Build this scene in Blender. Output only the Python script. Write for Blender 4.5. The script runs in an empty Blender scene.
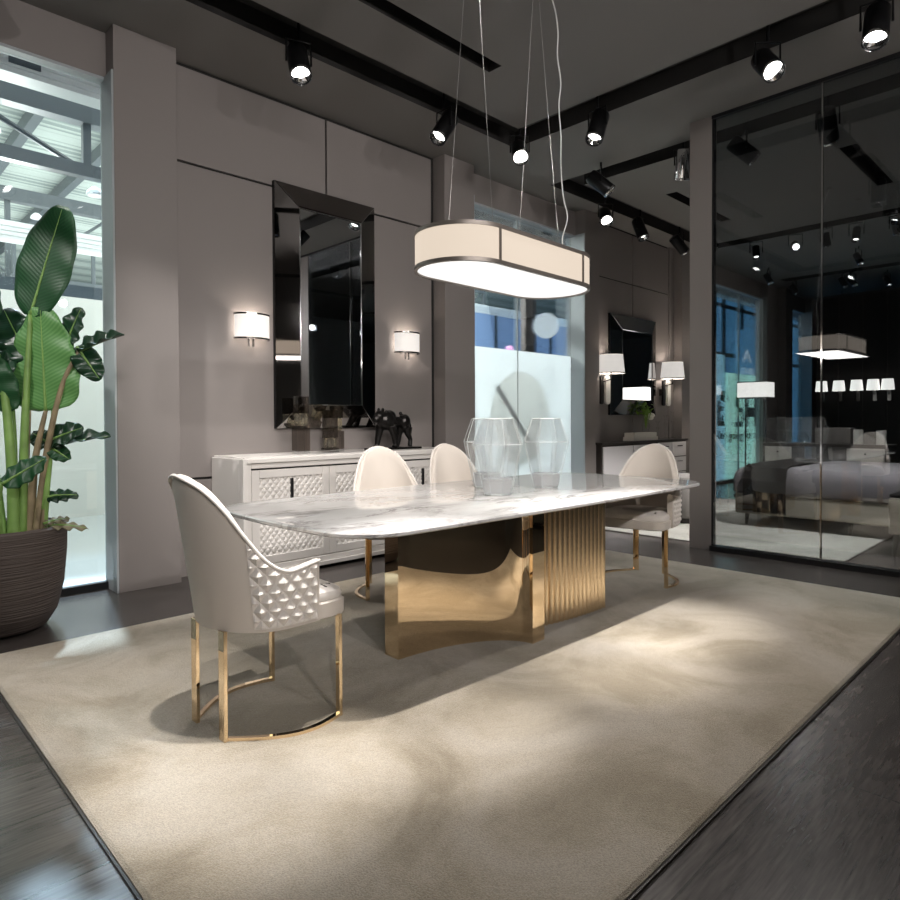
import bpy, math, random
from mathutils import Vector, Matrix
random.seed(7)
C = bpy.context.scene.collection
PI = math.pi
CZ = 3.93            # ceiling height
YW = 4.985           # face of the long back wall
YP = 4.83            # face of the piers

# ------------------------------------------------------------------ materials
M = {}
def mat(name, col, rough=.6, metal=0., emit=None, es=0., bump=0., bscale=200., var=0., vscale=4., trans=0., sheen=0., coat=0., spec=.5):
    m = bpy.data.materials.new(name); m.use_nodes = True
    nt = m.node_tree; b = nt.nodes['Principled BSDF']
    b.inputs['Base Color'].default_value = (*col, 1)
    b.inputs['Roughness'].default_value = rough
    b.inputs['Metallic'].default_value = metal
    b.inputs['Specular IOR Level'].default_value = spec
    if sheen: b.inputs['Sheen Weight'].default_value = sheen
    if coat:
        b.inputs['Coat Weight'].default_value = coat; b.inputs['Coat Roughness'].default_value = .05
    if emit:
        b.inputs['Emission Color'].default_value = (*emit, 1); b.inputs['Emission Strength'].default_value = es
    if trans: b.inputs['Transmission Weight'].default_value = trans
    if var or bump:
        tc = nt.nodes.new('ShaderNodeTexCoord')
    if var:
        n = nt.nodes.new('ShaderNodeTexNoise'); n.inputs['Scale'].default_value = vscale; n.inputs['Detail'].default_value = 5
        r = nt.nodes.new('ShaderNodeValToRGB')
        r.color_ramp.elements[0].position = .32; r.color_ramp.elements[1].position = .7
        r.color_ramp.elements[0].color = (*[c*(1-var) for c in col], 1)
        r.color_ramp.elements[1].color = (*[min(1, c*(1+var)) for c in col], 1)
        nt.links.new(tc.outputs['Object'], n.inputs['Vector']); nt.links.new(n.outputs['Fac'], r.inputs['Fac'])
        nt.links.new(r.outputs['Color'], b.inputs['Base Color'])
    if bump:
        n2 = nt.nodes.new('ShaderNodeTexNoise'); n2.inputs['Scale'].default_value = bscale; n2.inputs['Detail'].default_value = 3
        bp = nt.nodes.new('ShaderNodeBump'); bp.inputs['Strength'].default_value = bump; bp.inputs['Distance'].default_value = .01
        nt.links.new(tc.outputs['Object'], n2.inputs['Vector']); nt.links.new(n2.outputs['Fac'], bp.inputs['Height'])
        nt.links.new(bp.outputs['Normal'], b.inputs['Normal'])
    M[name] = m
    return m
def emis(name, col, s):
    m = bpy.data.materials.new(name); m.use_nodes = True; nt = m.node_tree
    nt.nodes.remove(nt.nodes['Principled BSDF'])
    e = nt.nodes.new('ShaderNodeEmission'); e.inputs[0].default_value = (*col, 1); e.inputs[1].default_value = s
    nt.links.new(e.outputs[0], nt.nodes['Material Output'].inputs[0]); M[name] = m
    return m
def pane_mat(name, tint, refl, haze=None, hz=0.):
    """a thin pane: tinted see-through, mirror reflection that grows at grazing angles, optional milky film"""
    m = bpy.data.materials.new(name); m.use_nodes = True; nt = m.node_tree; N = nt.nodes.new
    nt.nodes.remove(nt.nodes['Principled BSDF'])
    t = N('ShaderNodeBsdfTransparent'); t.inputs[0].default_value = (*tint, 1)
    g = N('ShaderNodeBsdfGlossy'); g.inputs['Roughness'].default_value = .0; g.inputs['Color'].default_value = (.95, .97, 1, 1)
    lw = N('ShaderNodeLayerWeight'); lw.inputs['Blend'].default_value = .25
    mp = N('ShaderNodeMapRange'); mp.inputs['To Min'].default_value = refl; mp.inputs['To Max'].default_value = .8
    nt.links.new(lw.outputs['Fresnel'], mp.inputs['Value'])
    mx = N('ShaderNodeMixShader'); nt.links.new(mp.outputs[0], mx.inputs[0])
    base = t.outputs[0]
    if haze:
        d = N('ShaderNodeBsdfTranslucent'); d.inputs[0].default_value = (*haze, 1)
        d2 = N('ShaderNodeBsdfDiffuse'); d2.inputs[0].default_value = (*haze, 1)
        m3 = N('ShaderNodeMixShader'); m3.inputs[0].default_value = .3
        nt.links.new(d.outputs[0], m3.inputs[1]); nt.links.new(d2.outputs[0], m3.inputs[2])
        m2 = N('ShaderNodeMixShader'); m2.inputs[0].default_value = hz
        nt.links.new(base, m2.inputs[1]); nt.links.new(m3.outputs[0], m2.inputs[2]); base = m2.outputs[0]
    nt.links.new(base, mx.inputs[1]); nt.links.new(g.outputs[0], mx.inputs[2])
    nt.links.new(mx.outputs[0], nt.nodes['Material Output'].inputs[0]); M[name] = m
    return m
def crystal_mat(name, tint, clear, milk=0.):
    m = bpy.data.materials.new(name); m.use_nodes = True; nt = m.node_tree; N = nt.nodes.new
    nt.nodes.remove(nt.nodes['Principled BSDF'])
    g = N('ShaderNodeBsdfGlass'); g.inputs['Color'].default_value = (*tint, 1); g.inputs['IOR'].default_value = 1.42; g.inputs['Roughness'].default_value = 0
    t = N('ShaderNodeBsdfTransparent'); t.inputs[0].default_value = (*tint, 1)
    mx = N('ShaderNodeMixShader'); mx.inputs[0].default_value = clear
    nt.links.new(g.outputs[0], mx.inputs[1]); nt.links.new(t.outputs[0], mx.inputs[2])
    out = mx.outputs[0]
    if milk:
        d = N('ShaderNodeBsdfTranslucent'); d.inputs[0].default_value = (.95, .97, .97, 1); d2 = N('ShaderNodeBsdfDiffuse'); d2.inputs[0].default_value = (.95, .97, .97, 1)
        a = N('ShaderNodeMixShader'); a.inputs[0].default_value = .5; nt.links.new(d.outputs[0], a.inputs[1]); nt.links.new(d2.outputs[0], a.inputs[2])
        m2 = N('ShaderNodeMixShader'); m2.inputs[0].default_value = milk
        nt.links.new(out, m2.inputs[1]); nt.links.new(a.outputs[0], m2.inputs[2]); out = m2.outputs[0]
    nt.links.new(out, nt.nodes['Material Output'].inputs[0]); M[name] = m
    return m

mat('wall_paint', (.255, .229, .218), .55, bump=.05, bscale=90)
mat('ceiling_paint', (.19, .18, .172), .7)
mat('slot_black', (.018, .017, .016), .6)
mat('groove', (.012, .011, .010), .7)
mat('jamb', (.42, .45, .47), .5)
mat('black_metal', (.012, .012, .013), .35, .6)
mat('dark_frame', (.02, .02, .022), .4, .5)
mat('chrome', (.75, .75, .76), .08, 1.)
mat('dark_chrome', (.18, .17, .165), .12, 1.)
mat('gold', (.94, .74, .50), .015, 1.)
mat('gold_soft', (.95, .75, .50), .24, 1.)
mat('velvet', (.66, .60, .54), .75, sheen=.25, bump=.04, bscale=300)
mat('velvet_light', (.76, .715, .67), .9, sheen=.15, spec=.12)
mat('lacquer', (.74, .71, .68), .35, bump=.02, bscale=60)
mat('lacquer_cool', (.80, .775, .79), .4)
mat('smoke_mirror', (.36, .34, .33), .03, 1.)
mat('clear_mirror', (.80, .82, .83), .005, 1.)
mat('bronze', (.03, .028, .027), .3, .85)
m = mat('pot', (.075, .058, .05), .75); nt = m.node_tree
tc = nt.nodes.new('ShaderNodeTexCoord'); mp = nt.nodes.new('ShaderNodeMapping'); mp.inputs['Scale'].default_value = (2.5, 2.5, 70)
nz = nt.nodes.new('ShaderNodeTexNoise'); nz.inputs['Scale'].default_value = 1.5; nz.inputs['Detail'].default_value = 3; bp = nt.nodes.new('ShaderNodeBump'); bp.inputs['Strength'].default_value = .9; bp.inputs['Distance'].default_value = .012
nt.links.new(tc.outputs['Object'], mp.inputs['Vector']); nt.links.new(mp.outputs[0], nz.inputs['Vector']); nt.links.new(nz.outputs['Fac'], bp.inputs['Height']); nt.links.new(bp.outputs['Normal'], nt.nodes['Principled BSDF'].inputs['Normal'])
mat('soil', (.03, .022, .015), .95, bump=.8, bscale=40)
mat('stem_green', (.22, .38, .10), .5, var=.3, vscale=6)
mat('stem_brown', (.28, .22, .13), .6, var=.35, vscale=9)
mat('dry_leaf', (.20, .18, .11), .7, var=.4, vscale=12)
mat('white_wall', (.80, .80, .755), .7)
mat('white_duct', (.82, .85, .86), .4)
mat('hall_steel', (.13, .15, .165), .5)
mat('hall_floor', (.30, .325, .33), .3, var=.05, vscale=1.)
mat('hall_dark', (.05, .07, .09), .6)
mat('board_blue_glow', (.10, .30, .52), .5, emit=(.12, .36, .62), es=.75)  # boards carry an added glow in place of light falling on them
mat('board_pale_blue_glow', (.30, .58, .72), .5, emit=(.30, .58, .72), es=1.2)
mat('board_mint_glow', (.45, .82, .72), .5, emit=(.45, .82, .70), es=1.4)
mat('ink', (.01, .02, .03), .6)
mat('white_letter', (.8, .85, .88), .5, emit=(.8, .85, .9), es=.8)  # letters share the glow added to the boards
mat('hall_blue_glow', (.14, .22, .38), .5, emit=(.18, .27, .48), es=.34)  # booth lighting put into the wall colour as glow
mat('hall_brown', (.16, .13, .12), .6)
mat('disc_white_glow', (.85, .9, .92), .5, emit=(.8, .9, .95), es=.6)  # own glow added because little light reaches the sign
mat('bed_grey', (.10, .09, .10), .8, sheen=.2, bump=.3, bscale=5)
mat('throw_dark', (.008, .007, .007), .9, spec=.1)
mat('bed_leather', (.24, .215, .18), .45)
mat('drawer_white', (.70, .68, .64), .4)
mat('dark_wood', (.035, .028, .025), .4)
mat('grey_fabric', (.20, .185, .175), .8)
mat('paper', (.75, .72, .66), .6)
mat('flower_green', (.20, .36, .05), .6)
mat('white_petal', (.85, .83, .78), .6)
mat('porcelain', (.75, .74, .70), .25)
mat('cord_white', (.75, .75, .73), .5)
mat('cable', (.35, .34, .33), .3, .8)
mat('bezel', (.20, .175, .155), .4, .5)
emis('lamp_face', (1, .97, .93), 6.0)
emis('hall_glow', (.9, .97, 1.), .8)
emis('hall_strip', (.9, .97, 1.), 2.5)
mat('shade_fabric', (.11, .10, .09), .8, emit=(1., .84, .68), es=.40)
emis('diffuser', (1, .97, .93), .62)
mat('sconce_shade', (.8, .76, .72), .8, emit=(1., .95, .90), es=.30)
mat('bright_shade', (.8, .76, .72), .8, emit=(1., .95, .90), es=1.1)
emis('sconce_glow', (1, .95, .88), 1.6)
mat('pink_glow', (.9, .5, .8), .5, emit=(1, .45, .8), es=1.2)
pane_mat('pane_clear', (.95, .97, .97), .03)
pane_mat('pane_smoke', (.64, .66, .665), .075)
pane_mat('pane_film', (.9, .95, .96), .03, haze=(.86, .90, .92), hz=.88)
pane_mat('pane_board', (.96, .95, .92), .02, haze=(.95, .93, .90), hz=.07)
crystal_mat('crystal', (.995, .998, 1.), .87, .02)  # slight white haze added so the clear glass looks lit
mat('crystal_glint', (.85, .90, .91), .1, trans=.35)
pane_mat('crystal_foot', (.98, .99, .99), .04, haze=(.95, .96, .97), hz=.6)
crystal_mat('smoked_crystal', (.66, .63, .60), .45)
crystal_mat('amber_crystal', (.95, .91, .78), .5, .06)

def leaf_mat(name, c1, c2, rough):
    m = mat(name, c1, rough, coat=.0); nt = m.node_tree; b = nt.nodes['Principled BSDF']
    uv = nt.nodes.new('ShaderNodeUVMap'); w = nt.nodes.new('ShaderNodeTexWave')
    w.wave_type = 'BANDS'; w.bands_direction = 'X'; w.inputs['Scale'].default_value = 9; w.inputs['Distortion'].default_value = .6
    r = nt.nodes.new('ShaderNodeValToRGB')
    r.color_ramp.elements[0].color = (*c1, 1); r.color_ramp.elements[1].color = (*c2, 1)
    nt.links.new(uv.outputs[0], w.inputs['Vector']); nt.links.new(w.outputs['Fac'], r.inputs['Fac']); nt.links.new(r.outputs['Color'], b.inputs['Base Color'])
    bp = nt.nodes.new('ShaderNodeBump'); bp.inputs['Strength'].default_value = .07; bp.inputs['Distance'].default_value = .01
    nt.links.new(w.outputs['Fac'], bp.inputs['Height']); nt.links.new(bp.outputs['Normal'], b.inputs['Normal'])
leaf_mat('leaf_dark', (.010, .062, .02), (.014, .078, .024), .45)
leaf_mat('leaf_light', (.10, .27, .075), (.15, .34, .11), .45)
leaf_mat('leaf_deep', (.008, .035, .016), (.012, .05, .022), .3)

def rug_mat(name, c1, c2, c3):
    m = mat(name, c1, .95, sheen=.3); nt = m.node_tree; b = nt.nodes['Principled BSDF']; N = nt.nodes.new; L = nt.links.new
    tc = N('ShaderNodeTexCoord')
    n1 = N('ShaderNodeTexNoise'); n1.inputs['Scale'].default_value = 1.6; n1.inputs['Detail'].default_value = 8; n1.inputs['Roughness'].default_value = .65; n1.inputs['Distortion'].default_value = .6
    r = N('ShaderNodeValToRGB'); e = r.color_ramp.elements
    e[0].position = .39; e[0].color = (*c1, 1); e[1].position = .62; e[1].color = (*c3, 1)
    k = e.new(.5); k.color = (*c2, 1)
    L(tc.outputs['Object'], n1.inputs['Vector']); L(n1.outputs['Fac'], r.inputs['Fac'])
    n2 = N('ShaderNodeTexNoise'); n2.inputs['Scale'].default_value = 230; n2.inputs['Detail'].default_value = 3
    L(tc.outputs['Object'], n2.inputs['Vector'])
    mr = N('ShaderNodeMapRange'); mr.inputs['From Min'].default_value = .3; mr.inputs['From Max'].default_value = .7; mr.inputs['To Min'].default_value = .72; mr.inputs['To Max'].default_value = 1.1
    L(n2.outputs['Fac'], mr.inputs['Value'])
    mx = N('ShaderNodeMixRGB'); mx.blend_type = 'MULTIPLY'; mx.inputs[0].default_value = 1
    L(r.outputs['Color'], mx.inputs[1]); L(mr.outputs[0], mx.inputs[2]); L(mx.outputs[0], b.inputs['Base Color'])
    bp = N('ShaderNodeBump'); bp.inputs['Strength'].default_value = .8; bp.inputs['Distance'].default_value = .008
    L(n2.outputs['Fac'], bp.inputs['Height']); L(bp.outputs['Normal'], b.inputs['Normal'])
rug_mat('rug_beige', (.34, .285, .205), (.45, .388, .30), (.53, .47, .39))
rug_mat('rug_grey', (.30, .29, .26), (.38, .37, .33), (.46, .45, .41))

def marble():
    m = mat('marble', (.8, .79, .78), .10, spec=.45); nt = m.node_tree; b = nt.nodes['Principled BSDF']; N = nt.nodes.new; L = nt.links.new
    tc = N('ShaderNodeTexCoord'); mp = N('ShaderNodeMapping'); mp.inputs['Scale'].default_value = (1.0, 2.2, 1); mp.inputs['Rotation'].default_value = (0, 0, .35)
    L(tc.outputs['Object'], mp.inputs['Vector'])
    n = N('ShaderNodeTexNoise'); n.inputs['Scale'].default_value = 1.7; n.inputs['Detail'].default_value = 9; n.inputs['Roughness'].default_value = .68; n.inputs['Distortion'].default_value = 1.8
    L(mp.outputs[0], n.inputs['Vector'])
    r = N('ShaderNodeValToRGB'); e = r.color_ramp.elements
    e[0].position = .30; e[0].color = (.66, .655, .65, 1); e[1].position = .72; e[1].color = (.70, .695, .69, 1)
    for p, c in ((.44, (.66, .65, .645)), (.49, (.28, .265, .26)), (.515, (.45, .43, .42)), (.56, (.69, .685, .68))):
        k = e.new(p); k.color = (*c, 1)
    L(n.outputs['Fac'], r.inputs['Fac'])
    n2 = N('ShaderNodeTexNoise'); n2.inputs['Scale'].default_value = 2.5; n2.inputs['Detail'].default_value = 4
    L(mp.outputs[0], n2.inputs['Vector'])
    r2 = N('ShaderNodeValToRGB'); r2.color_ramp.elements[0].position = .42; r2.color_ramp.elements[1].position = .62
    L(n2.outputs['Fac'], r2.inputs['Fac'])
    mx = N('ShaderNodeMixRGB'); mx.inputs[1].default_value = (.66, .655, .65, 1)
    L(r2.outputs['Color'], mx.inputs[0]); L(r.outputs['Color'], mx.inputs[2]); L(mx.outputs[0], b.inputs['Base Color'])
marble()
def floor_wood():
    m = mat('floor_wood', (.08, .07, .068), .27, spec=.6); nt = m.node_tree; b = nt.nodes['Principled BSDF']; N = nt.nodes.new; L = nt.links.new
    tc = N('ShaderNodeTexCoord')
    br = N('ShaderNodeTexBrick'); br.inputs['Scale'].default_value = 1; br.inputs['Brick Width'].default_value = 2.4; br.inputs['Row Height'].default_value = .38
    br.inputs['Mortar Size'].default_value = .004; br.inputs['Color1'].default_value = (.35, .35, .35, 1); br.inputs['Color2'].default_value = (.75, .75, .75, 1); br.inputs['Mortar'].default_value = (0, 0, 0, 1)
    L(tc.outputs['Object'], br.inputs['Vector'])
    mp = N('ShaderNodeMapping'); mp.inputs['Scale'].default_value = (.55, 2.4, 1)
    L(tc.outputs['Object'], mp.inputs['Vector'])
    n = N('ShaderNodeTexNoise'); n.inputs['Scale'].default_value = 1.5; n.inputs['Detail'].default_value = 2; n.inputs['Distortion'].default_value = .8
    L(mp.outputs[0], n.inputs['Vector'])
    w = N('ShaderNodeMath'); w.operation = 'MULTIPLY'; w.inputs[1].default_value = 55; L(n.outputs['Fac'], w.inputs[0])
    s = N('ShaderNodeMath'); s.operation = 'SINE'; L(w.outputs[0], s.inputs[0])
    n3 = N('ShaderNodeTexNoise'); n3.inputs['Scale'].default_value = 30; n3.inputs['Detail'].default_value = 4
    mp3 = N('ShaderNodeMapping'); mp3.inputs['Scale'].default_value = (.25, 3, 1); L(tc.outputs['Object'], mp3.inputs['Vector']); L(mp3.outputs[0], n3.inputs['Vector'])
    ad = N('ShaderNodeMath'); ad.operation = 'MULTIPLY_ADD'; ad.inputs[1].default_value = .07; L(s.outputs[0], ad.inputs[0]); L(n3.outputs['Fac'], ad.inputs[2])
    r = N('ShaderNodeValToRGB'); e = r.color_ramp.elements
    e[0].position = .3; e[0].color = (.036, .031, .029, 1); e[1].position = .72; e[1].color = (.088, .076, .070, 1)
    L(ad.outputs[0], r.inputs['Fac'])
    mx = N('ShaderNodeMixRGB'); mx.blend_type = 'OVERLAY'; mx.inputs[0].default_value = .5
    L(r.outputs['Color'], mx.inputs[1]); L(br.outputs['Color'], mx.inputs[2]); L(mx.outputs[0], b.inputs['Base Color'])
    bp = N('ShaderNodeBump'); bp.inputs['Strength'].default_value = .03; bp.inputs['Distance'].default_value = .003
floor_wood()

# ------------------------------------------------------------------ mesh builder
class MB:
    def __init__(s): s.v = []; s.f = []; s.mi = []; s.uv = {}
    def add(s, vs, fs, mi=0):
        o = len(s.v); s.v += [tuple(v) for v in vs]; s.f += [tuple(i+o for i in f) for f in fs]; s.mi += [mi]*len(fs); return s
    def box(s, x0, y0, z0, x1, y1, z1, mi=0, rz=0, ctr=None):
        vs = [(x, y, z) for z in (z0, z1) for (x, y) in ((x0, y0), (x1, y0), (x1, y1), (x0, y1))]
        if rz:
            c = ctr or ((x0+x1)/2, (y0+y1)/2); a, b = math.cos(rz), math.sin(rz)
            vs = [(c[0]+(x-c[0])*a-(y-c[1])*b, c[1]+(x-c[0])*b+(y-c[1])*a, z) for x, y, z in vs]
        return s.add(vs, [(3, 2, 1, 0), (4, 5, 6, 7), (0, 1, 5, 4), (1, 2, 6, 5), (2, 3, 7, 6), (3, 0, 4, 7)], mi)
    def tube(s, pts, r, n=8, mi=0, cap=True, flat=None):
        """sweep along pts; r one radius or one per point; flat=(width, thick, up) makes a flat bar"""
        P = [Vector(p) for p in pts]; k = len(P)
        R = r if isinstance(r, (list, tuple)) else [r]*k
        vs = []; up = Vector((0, 0, 1)); prev = None
        for i, p in enumerate(P):
            t = (P[min(i+1, k-1)]-P[max(i-1, 0)]).normalized()
            if prev is None:
                a = up if abs(t.z) < .9 else Vector((1, 0, 0))
                u = t.cross(a).normalized()
            else:
                u = (prev - t*prev.dot(t)).normalized()
            prev = u; w = t.cross(u)
            for j in range(n):
                an = 2*PI*j/n
                vs.append(p + u*math.cos(an)*R[i] + w*math.sin(an)*R[i])
        fs = [(i*n+j, i*n+(j+1) % n, (i+1)*n+(j+1) % n, (i+1)*n+j) for i in range(k-1) for j in range(n)]
        if cap: fs += [tuple(range(n-1, -1, -1)), tuple((k-1)*n+j for j in range(n))]
        return s.add(vs, fs, mi)
    def lathe(s, prof, n=32, c=(0, 0, 0), mi=0, rot=0, cap0=True, cap1=True):
        vs = [(c[0]+r*math.cos(2*PI*j/n+rot), c[1]+r*math.sin(2*PI*j/n+rot), c[2]+z) for r, z in prof for j in range(n)]
        k = len(prof)
        fs = [(i*n+j, i*n+(j+1) % n, (i+1)*n+(j+1) % n, (i+1)*n+j) for i in range(k-1) for j in range(n)]
        if cap0: fs.append(tuple(range(n-1, -1, -1)))
        if cap1: fs.append(tuple((k-1)*n+j for j in range(n)))
        return s.add(vs, fs, mi)
    def prism(s, poly, z0, z1, mi=0):
        n = len(poly)
        vs = [(x, y, z0) for x, y in poly]+[(x, y, z1) for x, y in poly]
        return s.add(vs, [tuple(range(n-1, -1, -1)), tuple(range(n, 2*n))]+[(i, (i+1) % n, n+(i+1) % n, n+i) for i in range(n)], mi)
    def loft(s, loops, mi=0, cap0=True, cap1=True, closed=True):
        n = len(loops[0]); vs = [p for l in loops for p in l]
        m = n if closed else n-1
        fs = [(i*n+j, i*n+(j+1) % n, (i+1)*n+(j+1) % n, (i+1)*n+j) for i in range(len(loops)-1) for j in range(m)]
        if cap0: fs.append(tuple(range(n-1, -1, -1)))
        if cap1: fs.append(tuple((len(loops)-1)*n+j for j in range(n)))
        return s.add(vs, fs, mi)
    def ball(s, c, r, n=16, mi=0):
        rx, ry, rz = r if isinstance(r, (tuple, list)) else (r, r, r)
        k = n//2; vs = []
        for i in range(1, k):
            a = PI*i/k
            vs += [(c[0]+rx*math.sin(a)*math.cos(2*PI*j/n), c[1]+ry*math.sin(a)*math.sin(2*PI*j/n), c[2]-rz*math.cos(a)) for j in range(n)]
        b = len(vs); vs += [(c[0], c[1], c[2]-rz), (c[0], c[1], c[2]+rz)]
        fs = [(i*n+j, i*n+(j+1) % n, (i+1)*n+(j+1) % n, (i+1)*n+j) for i in range(k-2) for j in range(n)]
        fs += [(b, (j+1) % n, j) for j in range(n)]+[((k-2)*n+j, (k-2)*n+(j+1) % n, b+1) for j in range(n)]
        return s.add(vs, fs, mi)
    def move(s, q):
        s.v = [tuple(q @ Vector(v)) for v in s.v]; return s
    def build(s, name, ms, parent=None, smooth=False, bevel=0, loc=None, label=None):
        me = bpy.data.meshes.new(name); me.from_pydata(s.v, [], s.f)
        ms = ms if isinstance(ms, (list, tuple)) else [ms]
        for k in ms: me.materials.append(M[k])
        if len(ms) > 1: me.polygons.foreach_set('material_index', s.mi)
        if smooth:
            me.polygons.foreach_set('use_smooth', [True]*len(me.polygons))
        me.update()
        o = bpy.data.objects.new(name, me); C.objects.link(o)
        if parent: o.parent = parent
        if loc: o.location = loc
        if bevel:
            b = o.modifiers.new('bevel', 'BEVEL'); b.width = bevel; b.segments = 2; b.limit_method = 'ANGLE'; b.angle_limit = .6
        if smooth and smooth != 'all':
            try: me.set_sharp_from_angle(angle=.7)
            except Exception: pass
        if label: o['label'] = label
        return o
def thing(name, label, cat, loc=(0, 0, 0), rz=0, group=None):
    o = bpy.data.objects.new(name, None); C.objects.link(o); o.location = loc; o.rotation_euler = (0, 0, rz)
    o.empty_display_size = .1
    return tag(o, label, cat, group)
def tag(o, label, cat, group=None):
    o['label'] = label; o['category'] = cat
    if group: o['group'] = group
    return o
def struct(o): o['kind'] = 'structure'; return o
def dup(root, loc, rz, label=None, group=None):
    r = root.copy(); C.objects.link(r); r.location = loc; r.rotation_euler = (0, 0, rz)
    if label: r['label'] = label
    if group: r['group'] = group
    for ch in [o for o in bpy.data.objects if o.parent == root]:
        c = ch.copy(); C.objects.link(c); c.parent = r
        for g in [o for o in bpy.data.objects if o.parent == ch]:
            d = g.copy(); C.objects.link(d); d.parent = c
    return r
def text_mesh(name, txt, size, m, parent, loc, depth=.006, width=None):
    cu = bpy.data.curves.new(name, 'FONT'); cu.body = txt; cu.size = size; cu.extrude = depth; cu.align_x = 'LEFT'
    t = bpy.data.objects.new(name, cu); C.objects.link(t); bpy.context.view_layer.update()
    me = bpy.data.meshes.new_from_object(t.evaluated_get(bpy.context.evaluated_depsgraph_get()))
    bpy.data.objects.remove(t); me.materials.clear(); me.materials.append(M[m])
    if width:
        w = max(v.co.x for v in me.vertices); k = width/w
        for v in me.vertices: v.co.x *= k
    o = bpy.data.objects.new(name, me); C.objects.link(o); o.rotation_euler = (PI/2, 0, 0); o.location = loc
    if parent: o.parent = parent
    return o
def rrect(x0, y0, x1, y1, r, n=6):
    P = []
    for cx, cy, a in ((x1-r, y0+r, -PI/2), (x1-r, y1-r, 0), (x0+r, y1-r, PI/2), (x0+r, y0+r, PI)):
        for i in range(n+1):
            t = a+PI/2*i/n; P.append((cx+r*math.cos(t), cy+r*math.sin(t)))
    return P

# ------------------------------------------------------------------ the setting
X0, X1, Y0 = -5., 20., -5.
struct(MB().box(X0, Y0, -.06, X1, YW+.16, 0).build('floor', 'floor_wood'))
# ceiling with recessed track slots
slots = [(-1.5, 3.94, 5.08, 4.24), (4.77, -2.2, 5.08, 4.24), (-1.5, -2.2, -1.2, 4.24), (-1.5, -2.2, 5.08, -1.9), (.9, 1.76, 3.85, 1.98),
         (6.17, -2.2, 6.45, 4.62), (6.17, 4.34, 10.4, 4.62), (10.1, -2.2, 10.4, 4.62), (13.6, -1.5, 13.9, 4.62),
         (2.45, 3.33, 3.83, 3.46), (7.45, 3.70, 9.02, 3.84), (7.45, 1.81, 8.98, 1.97)]
xs = sorted({X0, X1, *[s[0] for s in slots], *[s[2] for s in slots]}); ys = sorted({Y0, YW+.16, *[s[1] for s in slots], *[s[3] for s in slots]})
inS = lambda x, y: any(a < x < c and b < y < d for a, b, c, d in slots)
mb = MB(); SD = .16
for i in range(len(xs)-1):
    for j in range(len(ys)-1):
        a, c, b, d = xs[i], xs[i+1], ys[j], ys[j+1]; s_ = inS((a+c)/2, (b+d)/2); z = CZ+SD if s_ else CZ
        mb.add([(a, b, z), (a, d, z), (c, d, z), (c, b, z)], [(0, 1, 2, 3)], 1 if s_ else 0)
        if s_:
            for (px, py, qx, qy, nx, ny) in ((a, b, c, b, (a+c)/2, b-.001), (c, b, c, d, c+.001, (b+d)/2), (c, d, a, d, (a+c)/2, d+.001), (a, d, a, b, a-.001, (b+d)/2)):
                if not inS(nx, ny): mb.add([(px, py, CZ), (qx, qy, CZ), (qx, qy, z), (px, py, z)], [(0, 1, 2, 3)], 1)
mb.box(X0, Y0, CZ+SD+.01, X1, YW+.16, CZ+SD+.05, 1)
struct(mb.build('ceiling', ['ceiling_paint', 'slot_black']))
# long back wall: piers, lintels, grooved panels
wins = [(-1.9, 1.50), (5.10, 7.20), (10.20, 13.75), (15.0, 16.3)]
ZL = 3.62
mb = MB()
solid = [(X0, -2.4), (1.93, 4.66), (7.53, 9.76), (14.0, 14.6), (16.7, X1)]
piers = [(-2.4, -1.9), (1.50, 1.93), (4.66, 5.10), (7.20, 7.53), (9.90, 10.20), (14.6, 15.0), (16.3, 16.7)]
for a, b in piers: mb.box(a, YP, 0, b, YW+.13, CZ)
for a, b in wins: mb.box(a, YW, ZL, b, YW+.13, CZ)
mb.box(13.75, YW, 0, 14.0, YW+.13, CZ)
def panelled(a, b, vs):
    mb.box(a, YW+.02, 0, b, YW+.13, CZ, 1)
    g = .009; cuts = [a]+vs+[b]
    for i in range(len(cuts)-1):
        l = cuts[i]+(g if i else 0); r = cuts[i+1]-g
        mb.box(l, YW, 0, r, YW+.02, .74); mb.box(l, YW, .74+2*g, r, YW+.02, 3.177-g); mb.box(l, YW, 3.177+g, r, YW+.02, CZ-.03)
panelled(1.93, 4.62, [3.327]); mb.box(4.62, YW+.02, 0, 4.66, YW+.13, CZ, 1)
panelled(7.53, 9.76, [8.66]); mb.box(9.76, YW-.02, 0, 9.90, YW+.13, CZ)
for a, b in ((X0, -2.4), (14.0, 14.6), (16.7, X1)): mb.box(a, YW, 0, b, YW+.13, CZ)
struct(mb.build('wall_back', ['wall_paint', 'groove'], bevel=.002))
mb = MB()
for a, b in wins:      # pale metal reveals lining each opening
    mb.box(a, YP+.006, 0, a+.012, YW+.10, ZL); mb.box(b-.012, YP+.006 if abs(b-13.75) > .1 else YW+.06, 0, b, YW+.10, ZL); mb.box(a, YW+.004, ZL-.02, b, YW+.10, ZL)
struct(mb.build('trim_1', 'jamb'))
struct(MB().box(X0-.1, Y0, 0, X0, YW, CZ).build('wall_left', 'wall_paint'))
struct(MB().box(X0, Y0-.1, 0, X1, Y0, CZ).build('wall_front', 'wall_paint'))
struct(MB().box(X1, Y0, 0, X1+.1, YW, CZ).build('wall_right', 'wall_paint'))
GY = YW+.07
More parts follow.
